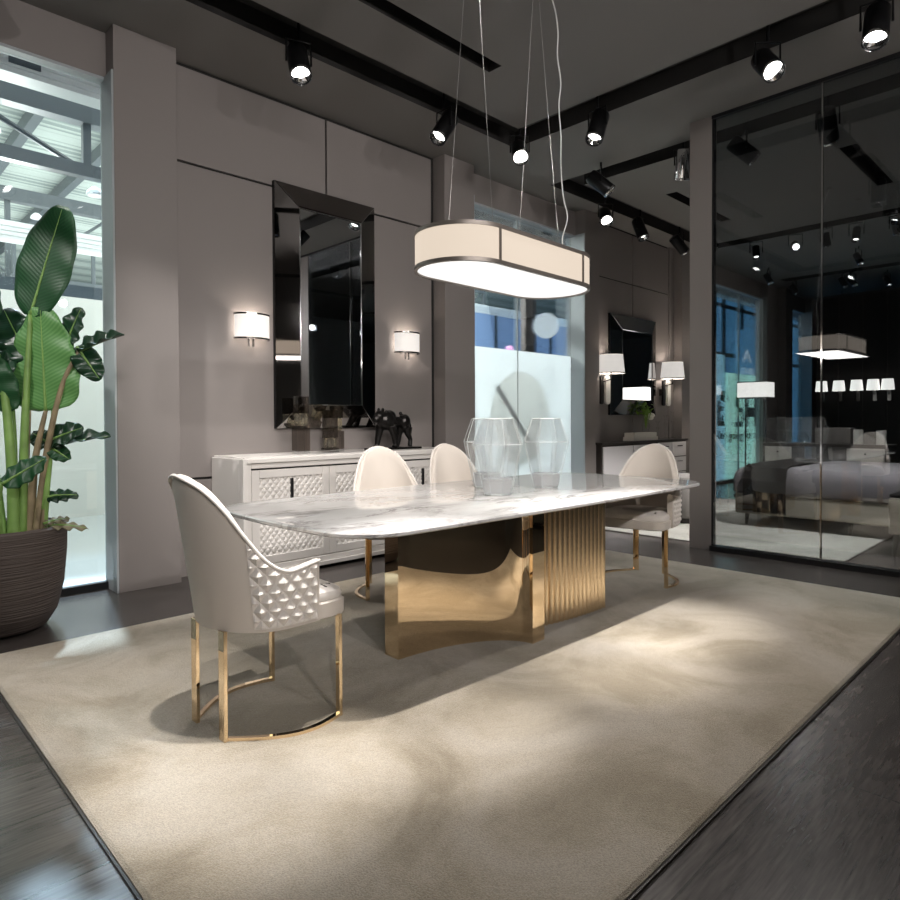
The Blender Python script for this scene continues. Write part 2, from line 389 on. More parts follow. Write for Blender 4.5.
for k, (a, b) in enumerate(wins):
    w = MB().box(a+.012, GY-.03, 0, b-.012, GY+.03, .05).build('window_%d' % (k+1), 'dark_frame'); struct(w)
    seam = {0: -.2, 1: 6.09, 2: 12.72, 3: 15.65}[k]
    if k == 1:
        MB().box(a+.012, GY-.005, 2.03, b-.012, GY+.005, ZL-.02).build('pane', 'pane_clear', w)
        MB().box(a+.012, GY-.005, .05, b-.012, GY+.005, 2.03).build('frosted_pane', 'pane_film', w, label='pane with a milky frosted film on its lower part')
    else:
        MB().box(a+.012, GY-.005, .05, b-.012, GY+.005, ZL-.02).build('pane', 'pane_clear', w)
    MB().box(seam-.006, GY-.008, .05, seam+.006, GY+.008, ZL-.02).build('glazing_bar', 'jamb', w)
# glass partition between dining area and bedroom
GX = 5.83
pt = struct(MB().box(GX-.04, -3.0, 0, GX+.06, 2.56, .045).box(GX-.01, -3.0, CZ-.03, GX+.03, 2.56, CZ).build('wall_glass_partition', 'dark_frame'))
for a, b in ((1.667, 2.56), (.50, 1.655), (-1.4, .28), (-3.0, -1.41)):
    MB().box(GX+.004, a, .045, GX+.016, b, CZ-.03).build('pane', 'pane_smoke', pt)
MB().box(GX, 1.655, .045, GX+.02, 1.667, CZ-.03).build('glazing_seam', 'chrome', pt)
struct(MB().box(GX-.005, 2.56, 0, GX+.10, 2.765, CZ).box(GX+.0, 2.545, 0, GX+.05, 2.56, CZ, 1).build('trim_2', ['wall_paint', 'dark_frame']))
struct(MB().box(GX-.005, .28, 0, GX+.10, .50, CZ).build('trim_3', 'wall_paint'))

# ------------------------------------------------------------------ exhibition hall beyond the windows
HY = 40.; HZ = 6.2
struct(MB().box(-25, YW+.16, -.06, 45, HY, 0).build('floor_hall', 'hall_floor'))
mb = MB()
n = 220; y0 = YW+.16
for i in range(n):
    ya = y0+(HY-y0)*i/n; yb = y0+(HY-y0)*(i+.5)/n; yc = y0+(HY-y0)*(i+1)/n
    mb.add([(-25, ya, HZ), (-25, yb, HZ+.05), (45, yb, HZ+.05), (45, ya, HZ)], [(0, 1, 2, 3)])
    mb.add([(-25, yb, HZ+.05), (-25, yc, HZ), (45, yc, HZ), (45, yb, HZ+.05)], [(0, 1, 2, 3)])
m = mat('deck', (.50, .56, .54), .6); nt = m.node_tree
tc = nt.nodes.new('ShaderNodeTexCoord'); wv = nt.nodes.new('ShaderNodeTexWave'); wv.bands_direction = 'Y'; wv.inputs['Scale'].default_value = 1.7; wv.wave_profile = 'SIN'
rp_ = nt.nodes.new('ShaderNodeValToRGB'); rp_.color_ramp.elements[0].color = (.30, .35, .34, 1); rp_.color_ramp.elements[0].position = .1; rp_.color_ramp.elements[1].color = (.54, .60, .57, 1); rp_.color_ramp.elements[1].position = .45  # darker stripes put the shading of the ribs into the deck colour
nt.links.new(tc.outputs['Object'], wv.inputs['Vector']); nt.links.new(wv.outputs['Fac'], rp_.inputs['Fac']); nt.links.new(rp_.outputs['Color'], nt.nodes['Principled BSDF'].inputs['Base Color'])
struct(mb.build('ceiling_hall', 'deck'))
struct(MB().box(-25, HY, 0, 45, HY+.1, HZ).box(-25.1, y0, 0, -25, HY, HZ).box(45, y0, 0, 45.1, HY, HZ).build('wall_hall', 'white_wall'))
struct(MB().box(-2.5, 9.06, 0, 7.9, 9.16, 2.74).box(-2.5, 9.10, 2.74, 7.9, 9.16, 2.90, 1).build('wall_stand', ['white_wall', 'hall_dark']))
def truss(Y, zt, zb, x0, step, nn, label):
    t = thing('roof_truss', label, 'truss', (x0, Y, zb))
    L = step*nn; h = zt-zb
    MB().box(0, -.07, h-.10, L, .07, h+.10).build('top_chord', 'hall_steel', t)
    MB().box(0, -.05, -.06, L, .05, .06).build('bottom_chord', 'hall_steel', t)
    for i in range(nn+1):
        MB().box(i*step-.035, -.035, .0, i*step+.035, .035, h).build('web_post', 'hall_steel', t)
        if i < nn: MB().tube([(i*step, 0, 0 if i % 2 else h), ((i+1)*step, 0, h if i % 2 else 0)], .025, 6).build('web_diagonal', 'hall_steel', t)
truss(7.0, 4.17, 3.62, 1.92-1.25*3, 1.25, 9, 'grey steel truss just outside the windows under the hall roof')
truss(11.6, 4.6, 3.30, -2.4, 1.5, 10, 'grey steel truss in the hall above the white stand wall')
truss(16.0, 5.2, 4.2, -1.5, 1.5, 14, 'grey steel truss deep in the hall, farthest of the three')
def rafter(x, label):
    tag(MB().box(x-.07, y0+.1, HZ-.30, x+.07, 22, HZ-.08).build('roof_beam', 'hall_steel'), label, 'beam')
rafter(2.53, 'grey roof beam running away from the left window, above the tall plant')
rafter(3.75, 'grey roof beam of the hall seen right of the plant through the left window')
rafter(10.5, 'grey roof beam of the hall behind the oval pendant lamp')
def duct(Y, z, h, label):
    t = thing('air_duct', label, 'duct', (-8, Y, z))
    mb = MB()
    mb.box(0, -.12, 0, 30, .06 if h < .22 else .12, h)
    for i in range(3): mb.box(0, -.135, h*(.2+.25*i), 30, -.12, h*(.2+.25*i)+h*.1)
    mb.build('casing', 'white_duct', t)
    for x in range(3): MB().box(9.02+x*3.1, -.145, h*.3, 9.22+x*3.1, -.135, h*.72).build('air_vent', 'hall_dark', t)
duct(5.66, 3.70, .20, 'white ribbed air duct with dark vents right above the left window')
duct(10.9, 3.74, .26, 'white air duct far in the hall behind the big upright plant leaf')
for x, y, z, l in ((2.35, 11.0, 4.15, 'small round hall lamp left of the plant leaf tip, under the roof'), (3.35, 11.2, 4.08, 'small round hall lamp right of the plant leaf tip, beside the window jamb'), (1.2, 7.3, 3.9, 'small round hall lamp at the left edge of the window'), (2.05, 7.2, 3.47, 'tiny hall lamp under the nearest grey truss')):
    t = thing('hall_downlight', l, 'light', (x, y, z)); MB().lathe([(.03, .08), (.07, .04), (.08, .015), (.08, .0)], 20).build('housing', 'white_duct', t, True)
    MB().lathe([(.066, -.004), (.066, -.001)], 20).build('lamp_face', 'hall_glow', t)
# things seen through the middle window
t = thing('hall_booth', 'blue lit exhibition booth wall seen through the middle window', 'booth', (8.2, 9.6, 0))
MB().box(0, 0, 0, 6.5, .1, 3.5).build('panel', 'hall_blue_glow', t)
mb = MB()
for i in range(6): mb.box(.6+i*1.0, -.03, 0, .66+i*1.0, 0, 3.5)
mb.box(0, -.03, 2.2, 6.5, 0, 2.27); mb.build('mullions', 'hall_dark', t)
t = thing('hall_booth', 'white booth roof with grey openings at the left of the middle window', 'booth', (6.1, 7.9, 0))
MB().box(0, 0, 2.55, 1.9, 1.0, 2.95).box(0, 0, 2.2, 1.5, .1, 2.35).build('fascia', 'white_duct', t)
MB().box(.05, .3, 0, 1.6, .9, 2.55).build('body', 'hall_dark', t)
tag(MB().box(8.05, 6.5, 0, 8.18, 6.6, 3.4).box(8.22, 6.5, 0, 8.32, 6.6, 3.4).build('booth_post', 'hall_brown'), 'brown double post beyond the middle window, left of the white disc', 'post')
def disc(x, y, z, r, th, name, m):
    mb = MB(); mb.lathe([(r, -th/2), (r, th/2)], 48); mb.move(Matrix.Translation((x, y, z)) @ Matrix.Rotation(PI/2, 4, 'X'))
    return mb.build(name, m)
sg_ = disc(0, 0, 0, .17, .02, 'round_sign', 'disc_white_glow'); sg_.location = (7.00, 5.30, 2.45); sg_.rotation_euler = (0, 0, math.radians(-42)); tag(sg_, 'round white disc sign high in the middle window', 'sign')
tag(disc(6.16, GY+.014, 1.22, .56, .012, 'round_board', 'pane_board'), 'large pale round board behind the frosted film of the middle window', 'board')
tag(MB().tube([(5.72, GY+.05, 1.62), (6.32, GY+.05, .95)], .028, 8).build('slanted_bar', 'hall_steel'), 'slanted grey bar behind the frosted film of the middle window', 'bar')
t = thing('hall_glow', 'small pink glowing ball for a lamp reflection by the middle window seam', 'light', (6.60, 5.6, 2.0)); MB().ball((0, 0, .13), .05).build('glow_ball', 'pink_glow', t, 'all'); MB().tube([(0, 0, -2.0), (0, 0, .08)], .012, 8).build('stand', 'hall_dark', t)  # ball and stand made up for a pink lamp reflection
# boards beyond the third window
def pix(rows, x, z, w, h):
    mb = MB(); ny = len(rows); nx = len(rows[0])
    for j, r in enumerate(rows):
        for i, c in enumerate(r):
            if c == '#': mb.box(x+w*i/nx, -.012, z+h*(ny-1-j)/ny, x+w*(i+1)/nx, -.002, z+h*(ny-j)/ny)
    return mb
S_ = ['.####', '#....', '#....', '.###.', '....#', '....#', '####.']; A_ = ['.###.', '#...#', '#...#', '#####', '#####', '#...#', '#...#']; E_ = ['..###', '..###', '##...', '####.', '##...', '##.#.', '#####']
t = thing('sign_board', 'mint green sign board with black pixel letters beyond the far window', 'sign', (12.83, 5.30, 0))
MB().box(0, 0, 0, 1.9, .05, 2.10).build('board', 'board_mint_glow', t)
pix(S_, .37, 1.03, .42, .69).build('letter', 'ink', t); pix(A_, .92, 1.03, .52, .69).build('letter', 'ink', t)
text_mesh('slogan', 'gning for a', .24, 'ink', t, (.04, -.004, .78), width=1.42)
t = thing('sign_board', 'pale blue sign board with black pixel letter E beyond the far window', 'sign', (11.4, 5.36, 0))
MB().box(0, 0, 0, 1.43, .05, 2.45).build('board', 'board_pale_blue_glow', t)
pix(E_, 1.09, 1.05, .32, .69).build('letter', 'ink', t); text_mesh('slogan', 'Desi', .24, 'ink', t, (1.10, -.004, .80), width=.32)
t = thing('sign_board', 'blue sign board with a white letter A beyond the far window', 'sign', (14.12, 5.62, 0))
MB().box(0, 0, 0, 2.0, .05, 3.12).build('board', 'board_blue_glow', t)
text_mesh('letter', 'A', .42, 'white_letter', t, (.24, -.006, 2.42), width=.5); text_mesh('stand_number', '13-02', .2, 'white_letter', t, (.10, -.006, 2.17), width=.8)
t = thing('hall_booth', 'tall blue window wall of a stand beyond the far window', 'booth', (15.0, 8.4, 0))
MB().box(0, 0, 0, 14.5, .1, 5.6).build('panel', 'board_blue_glow', t)
mb = MB()
for i in range(10): mb.box(.7+i*1.4, -.05, 0, .84+i*1.4, 0, 5.6)
mb.box(0, -.05, 3.1, 14.5, 0, 3.22).box(0, -.05, 4.6, 14.5, 0, 4.7); mb.build('mullions', 'hall_dark', t)

# ------------------------------------------------------------------ dining rug
def rug(x0, y0, x1, y1, h, m, name, label):
    P = []
    for (o, z) in ((.0, 0), (.0, h*.6), (.012, h)):
        P.append([(x0+o, y0+o, z), (x1-o, y0+o, z), (x1-o, y1-o, z), (x0+o, y1-o, z)])
    o = MB().loft(P).build(name, m, smooth=False); tag(o, label, 'rug')
    MB().box(x0-.008, y0-.008, .0, x1+.008, y0, .008).box(x0-.008, y1, 0, x1+.008, y1+.008, .008).box(x0-.008, y0, 0, x0, y1, .008).box(x1, y0, 0, x1+.008, y1, .008).build('edge_binding', 'dark_wood', o, label='dark edge of the rug')
rug(.568, .836, 5.085, 3.958, .02, 'rug_beige', 'rug', 'large beige short-pile rug under the dining table')
rug(6.08, 1.56, 9.6, 4.3, .015, 'rug_grey', 'rug', 'grey-beige rug under the bed behind the glass')

# ------------------------------------------------------------------ dining table
TB = thing('dining_table', 'long dining table with white veined marble top on polished gold base', 'table', (2.985, 2.64, .02))
def table_loop(a, b, bow, r, z, n=10, m=14):
    P = []
    cs = [(a-r, -b+r, -PI/2), (a-r, b-r, 0), (-a+r, b-r, PI/2), (-a+r, -b+r, PI)]
    for k, (cx, cy, an) in enumerate(cs):
        for i in range(n+1):
            t = an+PI/2*i/n; P.append((cx+r*math.cos(t), cy+r*math.sin(t), z))
        nx, ny, an2 = cs[(k+1) % 4]
        p0 = P[-1]; p1 = (nx+r*math.cos(an2), ny+r*math.sin(an2))
        for i in range(1, m):
            q = i/m; P.append((p0[0]+(p1[0]-p0[0])*q, p0[1]+(p1[1]-p0[1])*q, z))
    out = []
    for x, y, z in P:
        s = 1+bow*(1-(y/b)**2); u = 1+bow*1.3*(1-(x/a)**2)
        out.append((x*s, y*u, z))
    return out
ta, tb_ = 1.515, .655
MB().loft([table_loop(ta-.16, tb_-.16, .03, .16, .690), table_loop(ta-.006, tb_-.006, .03, .22, .714), table_loop(ta, tb_, .03, .22, .719), table_loop(ta, tb_, .03, .22, .730), table_loop(ta-.005, tb_-.005, .03, .22, .735)]).build('tabletop', 'marble', TB, True)
def arc_wall(pts, th, h, name, m, flute=0):
    """upright curved slab of even thickness following pts"""
    P = [Vector((x, y)) for x, y in pts]; k = len(P); A = []; B = []
    for i, p in enumerate(P):
        t = (P[min(i+1, k-1)]-P[max(i-1, 0)]).normalized(); nn = Vector((-t.y, t.x))
        A.append(p); B.append(p+nn*th)
    poly = A+B[::-1]
    return MB().prism([(v.x, v.y) for v in poly], 0, h).build(name, m, TB, True)
def qarc(cx, cy, rx, ry, a0, a1, n=40): return [(cx+rx*math.cos(a0+(a1-a0)*i/n), cy+ry*math.sin(a0+(a1-a0)*i/n)) for i in range(n+1)]
ox, oy = 2.985, 2.64
for sg in (1, -1):
    pts = [(x-ox, y-oy) for x, y in qarc(2.035, 2.125, .645, .325, PI/2, 0)]
    mb = [(sg*x, sg*y) for x, y in pts]
    arc_wall(mb, .105, .70, 'curved_panel', 'gold')
# fluted panels
def fluted(sg):
    mb = []
    L = 18; p0 = Vector((2.80, 2.315)); p1 = Vector((3.54, 2.235)); d = (p1-p0); nn = Vector((d.y, -d.x)).normalized()
    pts = []
    for i in range(L):
        for j in range(9):
            t = (i+j/8)/L
            bul = .03*math.sin(PI*t)
            q = p0+d*t+nn*(bul+.018*math.sin(PI*j/8))
            pts.append(q)
    back = [p1-nn*.10, p0-nn*.10]
    poly = [(sg*(q.x-ox), sg*(q.y-oy)) for q in pts+back]
    MB().prism(poly, 0, .70).build('fluted_panel', 'gold_soft', TB, True)
fluted(1); fluted(-1)

# ------------------------------------------------------------------ dining chair
def shell_pt(t, z, off=0.):
    """t -1..1 round the U of the chair back, z height, off outward offset"""
    s = abs(t); sg = 1 if t >= 0 else -1
    tq = .77
    if s <= tq:
        a = s/tq*PI/2; x = -.02-(.215+off)*math.cos(a); y = (.265+off)*math.sin(a)
    else:
        x = -.02+(s-tq)/(1-tq)*.125; y = .265+off
    k = max(0, (z-.41)/.57); lean = math.cos(min(s/tq, 1)*PI/2)
    x -= .10*k*lean; y -= .02*k*(1-lean)*0
    y *= 1+.0*k
    return Vector((x, y*sg, z))
KN = [(0, .985), (.12, .970), (.24, .935), (.35, .868), (.46, .770), (.56, .690), (.66, .642), (.76, .624), (.87, .632), (1, .646)]
def ztop(t):
    t = abs(t)
    for (a, za), (b, zb) in zip(KN, KN[1:]):
        if t <= b:
            q = (t-a)/(b-a); i = KN.index((a, za))
            m0 = (zb-KN[max(i-1, 0)][1])/(b-KN[max(i-1, 0)][0]) if i else 0
            j = min(i+2, len(KN)-1); m1 = (KN[j][1]-za)/(KN[j][0]-a)
            h = b-a
            return (2*q**3-3*q*q+1)*za+(q**3-2*q*q+q)*h*m0+(-2*q**3+3*q*q)*zb+(q**3-q*q)*h*m1
    return KN[-1][1]
ZB = .405
def make_chair(label, loc, rz):
    t = thing('dining_chair', label, 'chair', loc, rz, 'upholstered dining chairs around the marble table')
    nu, nv = 72, 12
    ts = [-1+2*i/nu for i in range(nu+1)]
    TH = .038
    def col(tt):
        zt = ztop(tt); L = []
        for j in range(nv+1): L.append(shell_pt(tt, ZB+(zt-.018-ZB)*j/nv))
        for a in (PI*.25, PI*.5, PI*.75): L.append(shell_pt(tt, zt-.018+.018*math.sin(a), -TH*(1-math.cos(a))/2))
        for j in range(nv+1): L.append(shell_pt(tt, ZB+(zt-.018-ZB)*(nv-j)/nv, -TH))
        return L
    loops = [col(tt) for tt in ts]
    MB().loft(loops, closed=True).build('backrest', 'velvet', t, True)
    # piping on the outer top edge
    mb = MB(); mb.tube([shell_pt(tt, ztop(tt)-.006, .003) for tt in ts], .0075, 8); mb.build('piping', 'velvet_light', t, 'all')
    # quilted wings
    for sg in (1, -1):
        t0, t1 = .47, .985; NT = 400
        TT = [t0+(t1-t0)*i/NT for i in range(NT+1)]; arc = [0]
        for q0, q1 in zip(TT, TT[1:]): arc.append(arc[-1]+(shell_pt(q1, .52)-shell_pt(q0, .52)).length)
        DA, DZ = .056, .066; da, dz = DA/8, DZ/8
        na = int(arc[-1]/da); nz = int((.80-ZB-.012)/dz); vs = []; fs = []; cl = []
        k = 0
        for i in range(na+1):
            while k < NT-1 and arc[k+1] < i*da: k += 1
            q = TT[k]+(TT[k+1]-TT[k])*(i*da-arc[k])/(arc[k+1]-arc[k])
            zt = ztop(q)-.014; zb = ZB+.012
            for j in range(nz+1):
                z = min(zb+j*dz, zt); cl.append(zb+j*dz > zt+dz)
                a, b = i/8, (z-zb)/DZ; s1 = (a+b) % 1; s2 = (a-b) % 1
                e = min(1, (i+1)/3, (na-i+1)/3, (j+1)/3, .25+(zt-z)/.012)
                vs.append(shell_pt(sg*q, z, .001+.020*min(s1, 1-s1, s2, 1-s2)*2*e))
        for i in range(na):
            for j in range(nz):
                A, B, C_, D = i*(nz+1)+j, (i+1)*(nz+1)+j, (i+1)*(nz+1)+j+1, i*(nz+1)+j+1
                if cl[D] and cl[C_]: continue
                fs += [(A, B, D), (B, C_, D)] if (i+j+1) % 8 == 0 else [(A, B, C_), (A, C_, D)]
        if sg < 0: fs = [f[::-1] for f in fs]
        MB().add(vs, fs).build('quilted_wing', 'velvet_light', t, False)
    # seat: rim and domed cushion
    def plan(o, z, fx=.262):
        P = []
        for i in range(25):
            a = PI/2+PI*i/24; P.append((-.02+(.20-o)*math.cos(a), (.245-o)*math.sin(a), z))
        P += [(fx-.09, -.255+o, z), (fx-.04-o, -.25+o, z), (fx-.01-o, -.225+o, z), (fx+.005-o, -.17, z), (fx+.012-o, -.08, z), (fx+.014-o, 0, z), (fx+.012-o, .08, z), (fx+.005-o, .17, z), (fx-.01-o, .225-o, z), (fx-.04-o, .25-o, z), (fx-.09, .255-o, z)]
        return P
    MB().loft([plan(.006, ZB-.005), plan(0, ZB), plan(0, ZB+.055), plan(.01, ZB+.062)]).build('seat_rim', 'velvet', t, True)
    MB().loft([plan(.012, ZB+.055), plan(.006, ZB+.075), plan(.012, ZB+.095), plan(.04, ZB+.108), plan(.10, ZB+.115), plan(.16, ZB+.117)]).build('seat_cushion', 'velvet_light', t, True)
    # brass frame: four flat legs and two bowed floor runners
    def bar(p, wx, wy, z1): return MB().box(p[0]-wx/2, p[1]-wy/2, 0, p[0]+wx/2, p[1]+wy/2, z1)
    for sg in (1, -1):
        bar((.205, sg*.252), .014, .026, ZB+.002).build('leg', 'gold', t, bevel=.001)
        bar((-.215, sg*.112), .014, .042, ZB+.002).build('leg', 'gold', t, bevel=.001)
        n = 18; A = []; B = []
        for i in range(n+1):
            q = i/n; a = PI/2*q
            x = .205-.42*q; y = .252-.14*q+.085*math.sin(PI*q)
            A.append((x, sg*(y+.011))); B.append((x, sg*(y-.011)))
        poly = A+B[::-1]
        if sg < 0: poly = poly[::-1]
        MB().prism(poly[::-1], 0, .012).build('floor_runner', 'gold', t)
    return t
ch = make_chair('cream velvet chair with quilted wings at the near left end of the table', (1.272, 2.405, .02), math.radians(2))
dup(ch, (2.875, 3.51, .02), math.radians(250), 'cream velvet chair behind the table, left of the two on the sideboard side')
dup(ch, (3.60, 3.50, .02), math.radians(258), 'cream velvet chair behind the table, beside the glass vases')
dup(ch, (4.38, 2.455, .02), math.radians(190), 'cream velvet chair with gold legs at the far right end of the table')

# ------------------------------------------------------------------ crystal vases on the table
def vase(loc, rz, label):
    t = thing('faceted_vase', label, 'vase', loc, rz, 'faceted crystal vases on the marble table')
    out = [(.080, 0), (.086, .012), (.152, .295), (.098, .445)]
    inn = [(.090, .440), (.142, .295), (.098, .12), (.084, .095)]
    mb = MB().lathe(out+inn, 8, cap0=True, cap1=False)
    mb.f.append(tuple(7*8+j for j in range(8))); mb.mi.append(0)
    mb.build('vessel', 'crystal', t)
    mb = MB(); ring = lambda r, z: [(r*math.cos(2*PI*j/8), r*math.sin(2*PI*j/8), z) for j in range(8)]
    R = [ring(*p) for p in out]
    for j in range(8):
        mb.tube([R[0][j], R[1][j], R[2][j], R[3][j]], .0020, 5)
        for q in (0, 2, 3): mb.tube([R[q][j], R[q][(j+1) % 8]], .0021 if q == 2 else .0035, 5)
    mb.build('edge_glints', 'crystal_glint', t, label='pale tubes for the glint along the cut edges')  # pale tubes stand in for bright reflections on the facet edges
    MB().lathe([(.076, .004), (.083, .015), (.094, .085), (.083, .092), (.02, .094)], 8).build('solid_foot', 'crystal_foot', t, label='milky solid glass foot')
    return t
v = vase((2.90, 2.56, .7585), .2, 'clear faceted crystal vase, frontmost of the three on the table')
dup(v, (3.17, 2.90, .7585), .55, 'clear faceted crystal vase half hidden behind the front one')
dup(v, (3.42, 2.60, .7585), .35, 'clear faceted crystal vase standing alone right of the other two')

# ------------------------------------------------------------------ pendant lamp
PX, PY, PZ = 2.806, 2.396, 1.975
PL = thing('pendant_lamp', 'long oval cream fabric pendant lamp hanging above the table', 'lamp', (PX, PY, PZ), math.radians(1.4))
def stad(hl, r, z, n=24):
    P = []
    for i in range(n+1):
        a = -PI/2+PI*i/n; P.append((hl+r*math.cos(a), r*math.sin(a), z))
    for i in range(n+1):
        a = PI/2+PI*i/n; P.append((-hl+r*math.cos(a), r*math.sin(a), z))
    return P
hl, pr_ = .372, .251; ph = .189
def band(z0, z1, r0, r1, name, m):
    MB().loft([stad(hl, r0, z0), stad(hl, r1, z0), stad(hl, r1, z1), stad(hl, r0, z1), stad(hl, r0, z0)], cap0=False, cap1=False).build(name, m, PL, True)
band(.0, ph, pr_-.006, pr_, 'shade', 'shade_fabric')
band(-.004, .016, pr_-.012, pr_+.005, 'bottom_band', 'bezel'); band(ph-.016, ph+.004, pr_-.012, pr_+.005, 'top_band', 'bezel')
for x in (-hl, hl):
    for s in (1, -1):
        MB().box(x-.007, s*(pr_+.001)-.005, 0, x+.007, s*(pr_+.001)+.005, ph).build('divider', 'bezel', PL)
MB().loft([stad(hl, pr_-.012, .004), stad(hl, pr_-.012, .012)]).build('diffuser', 'diffuser', PL)
for (ax, ay), ends in (((-.446, -.141), ((-.58, -.10), (.165, .235))), ((.234, -.021), ((.384, .235), (.60, .06)))):
    MB().lathe([(.03, 1.925), (.03, 1.955)], 16, (ax, ay, 0)).build('ceiling_anchor', 'bezel', PL)
    for ex, ey in ends:
        MB().tube([(ex, ey, ph), (ax, ay, 1.93)], .0014, 6).build('suspension_wire', 'cable', PL)
cz = [(.52, .02, ph), (.55, .0, ph+.05), (.535, .0, ph+.16), (.59, .0, ph+.30), (.545, .0, ph+.42), (.52, .0, ph+.60), (.505, -.01, ph+.78), (.47, -.02, ph+.95), (.49, -.02, ph+1.10), (.455, -.02, ph+1.25), (.46, -.02, ph+1.40), (.41, -.02, ph+1.55), (.234, -.021, 1.93)]
def smooth_path(P, n=8):
    P = [Vector(p) for p in P]; out = []
    for i in range(len(P)-1):
        p0, p1, p2, p3 = P[max(i-1, 0)], P[i], P[i+1], P[min(i+2, len(P)-1)]
        for k in range(n):
            t = k/n; out.append(.5*((2*p1)+(p2-p0)*t+(2*p0-5*p1+4*p2-p3)*t*t+(3*p1-p0-3*p2+p3)*t**3))
    return out+[P[-1]]
MB().tube(smooth_path(cz), .0042, 8).build('power_cord', 'cord_white', PL, 'all', label='wavy white power cord')

# ------------------------------------------------------------------ wall mirrors
def mirror(x0, x1, z0, z1, w, label):
    t = thing('wall_mirror', label, 'mirror', ((x0+x1)/2, YW, z0))
    hx = (x1-x0)/2; h = z1-z0; yo, yi, yb = -.035, -.075, 0
    O = lambda y, g: [(-hx+g, y, g), (hx-g, y, g), (hx-g, y, h-g), (-hx+g, y, h-g)]
    mb = MB(); a = O(0, 0); b = O(yo, 0); c = O(-.03, w)
    mb.loft([a, b], cap0=True, cap1=False, closed=True); mb.build('back_board', 'black_metal', t)
    for i, nm in enumerate(('bottom', 'right', 'top', 'left')):
        j = (i+1) % 4; b2 = O(yo-.004, .002); c2 = O(-.10, w)
        MB().add([b2[i], b2[j], c2[j], c2[i], a[i], a[j]], [(0, 1, 2, 3)]).build('bevelled_frame', 'smoke_mirror', t, label='smoked mirror bevel')
    c2 = O(-.095, w-.002); MB().add(c2, [(0, 1, 2, 3)]).build('glass', 'clear_mirror', t)
    mb = MB(); e = O(-.10, w)
    o4 = O(-.042, .004)
    for i in range(4): mb.tube([e[i], e[(i+1) % 4]], .004, 6).tube([o4[i], e[i]], .0025, 6)
    mb.build('inner_edge', 'chrome', t)
mirror(2.785, 3.84, 1.13, 3.22, .205, 'tall mirror with wide smoked mirror frame above the white sideboard')
mirror(7.99, 9.28, 1.255, 2.69, .22, 'smaller mirror with dark smoked frame above the far dresser')

# ------------------------------------------------------------------ sconces
def sconce(x, label):
    t = thing('wall_sconce', label, 'sconce', (x, YW, 1.86), 0, 'half-oval wall sconces beside the tall mirror')
    def half(w, d, z, n=20): return [(w*math.cos(PI+PI*i/n), d*math.sin(PI+PI*i/n)-.02, z) for i in range(n+1)]
    def sheet(w, d, z0, z1, th, nm, m):
        MB().loft([half(w-th, d-th, z0), half(w, d, z0), half(w, d, z1), half(w-th, d-th, z1), half(w-th, d-th, z0)], cap0=False, cap1=False, closed=False).build(nm, m, t, True)
    sheet(.150, .12, .012, .198, .004, 'shade', 'sconce_shade')
    sheet(.153, .123, 0, .014, .008, 'bottom_band', 'dark_chrome'); sheet(.153, .123, .196, .21, .008, 'top_band', 'dark_chrome')
    MB().box(-.10, -.022, .03, .10, 0, .18).build('wall_plate', 'dark_chrome', t)
    mb = MB()
    for s in (-.02, .02): mb.tube([(s-.03, -.07, -.06), (s-.03, -.07, .05)], .009, 10).tube([(s-.03, -.07, .05), (s-.03, -.02, .05)], .006, 8)
    mb.build('stem', 'chrome', t, True)
sconce(2.575, 'half-oval white wall sconce left of the tall mirror'); sconce(4.24, 'half-oval white wall sconce right of the tall mirror')
def sconce2(x, label):
    t = thing('wall_sconce', label, 'sconce', (x, YW, 1.40), 0, 'drum wall sconces beside the far mirror')
    MB().lathe([(.185, .42), (.180, .42), (.155, .67), (.160, .67)], 28, (0, -.20, 0), cap0=False, cap1=False).build('shade', 'sconce_shade', t, True)
    MB().lathe([(.187, .415), (.187, .428)], 28, (0, -.20, 0), cap0=False, cap1=False).build('shade_ring', 'dark_chrome', t)
    P = []
    for k, (cx, rx) in enumerate(((-.045, .03), (.055, .055))):
        pts = [(cx+rx*math.cos(a), .20+(.20-rx if math.sin(a) > 0 else -(.20-rx))+rx*math.sin(a)) for a in [2*PI*i/24 for i in range(24)]]
        m4 = MB().prism(pts, 0, .03); m4.move(Matrix.Translation((0, -.06-.03*k, 0)) @ Matrix.Rotation(PI/2, 4, 'X'))
        m4.build('bracket_plate', 'black_metal' if k == 0 else 'porcelain', t, label='dark bracket plate' if k == 0 else 'pale oval bracket plate')
    MB().tube([(0, -.02, .30), (0, -.20, .34), (0, -.20, .52)], .010, 8).box(-.04, -.06, .16, .04, 0, .26).build('arm', 'dark_chrome', t, True)
sconce2(7.75, 'white drum wall sconce left of the far mirror'); sconce2(9.50, 'white drum wall sconce right of the far mirror')

# ------------------------------------------------------------------ white sideboard
SX0, SX1, SF, SB, SH = 2.235, 4.45, 4.45, YW-.005, .925
sb = thing('sideboard', 'long white lacquered sideboard with quilted door panels under the tall mirror', 'sideboard', ((SX0+SX1)/2, (SF+SB)/2, 0))
hx, hy = (SX1-SX0)/2, (SB-SF)/2
MB().box(-hx, -hy+.07, .03, hx, hy, SH-.012).build('body', 'lacquer', sb, bevel=.004)
MB().box(-hx+.02, -hy+.02, SH-.014, hx-.02, hy, SH).build('top', 'lacquer', sb, bevel=.003)
MB().box(-hx+.03, -hy+.09, 0, hx-.03, hy-.02, .03).build('plinth', 'slot_black', sb)
def frame_ring(x0, z0, x1, z1, w, y0, y1):
    return MB().box(x0, y0, z0, x0+w, y1, z1).box(x1-w, y0, z0, x1, y1, z1).box(x0+w, y0, z0, x1-w, y1, z0+w).box(x0+w, y0, z1-w, x1-w, y1, z1)
frame_ring(-hx, .03, hx, SH-.012, .032, -hy, -hy+.07).build('outer_frame', 'lacquer', sb, bevel=.003)
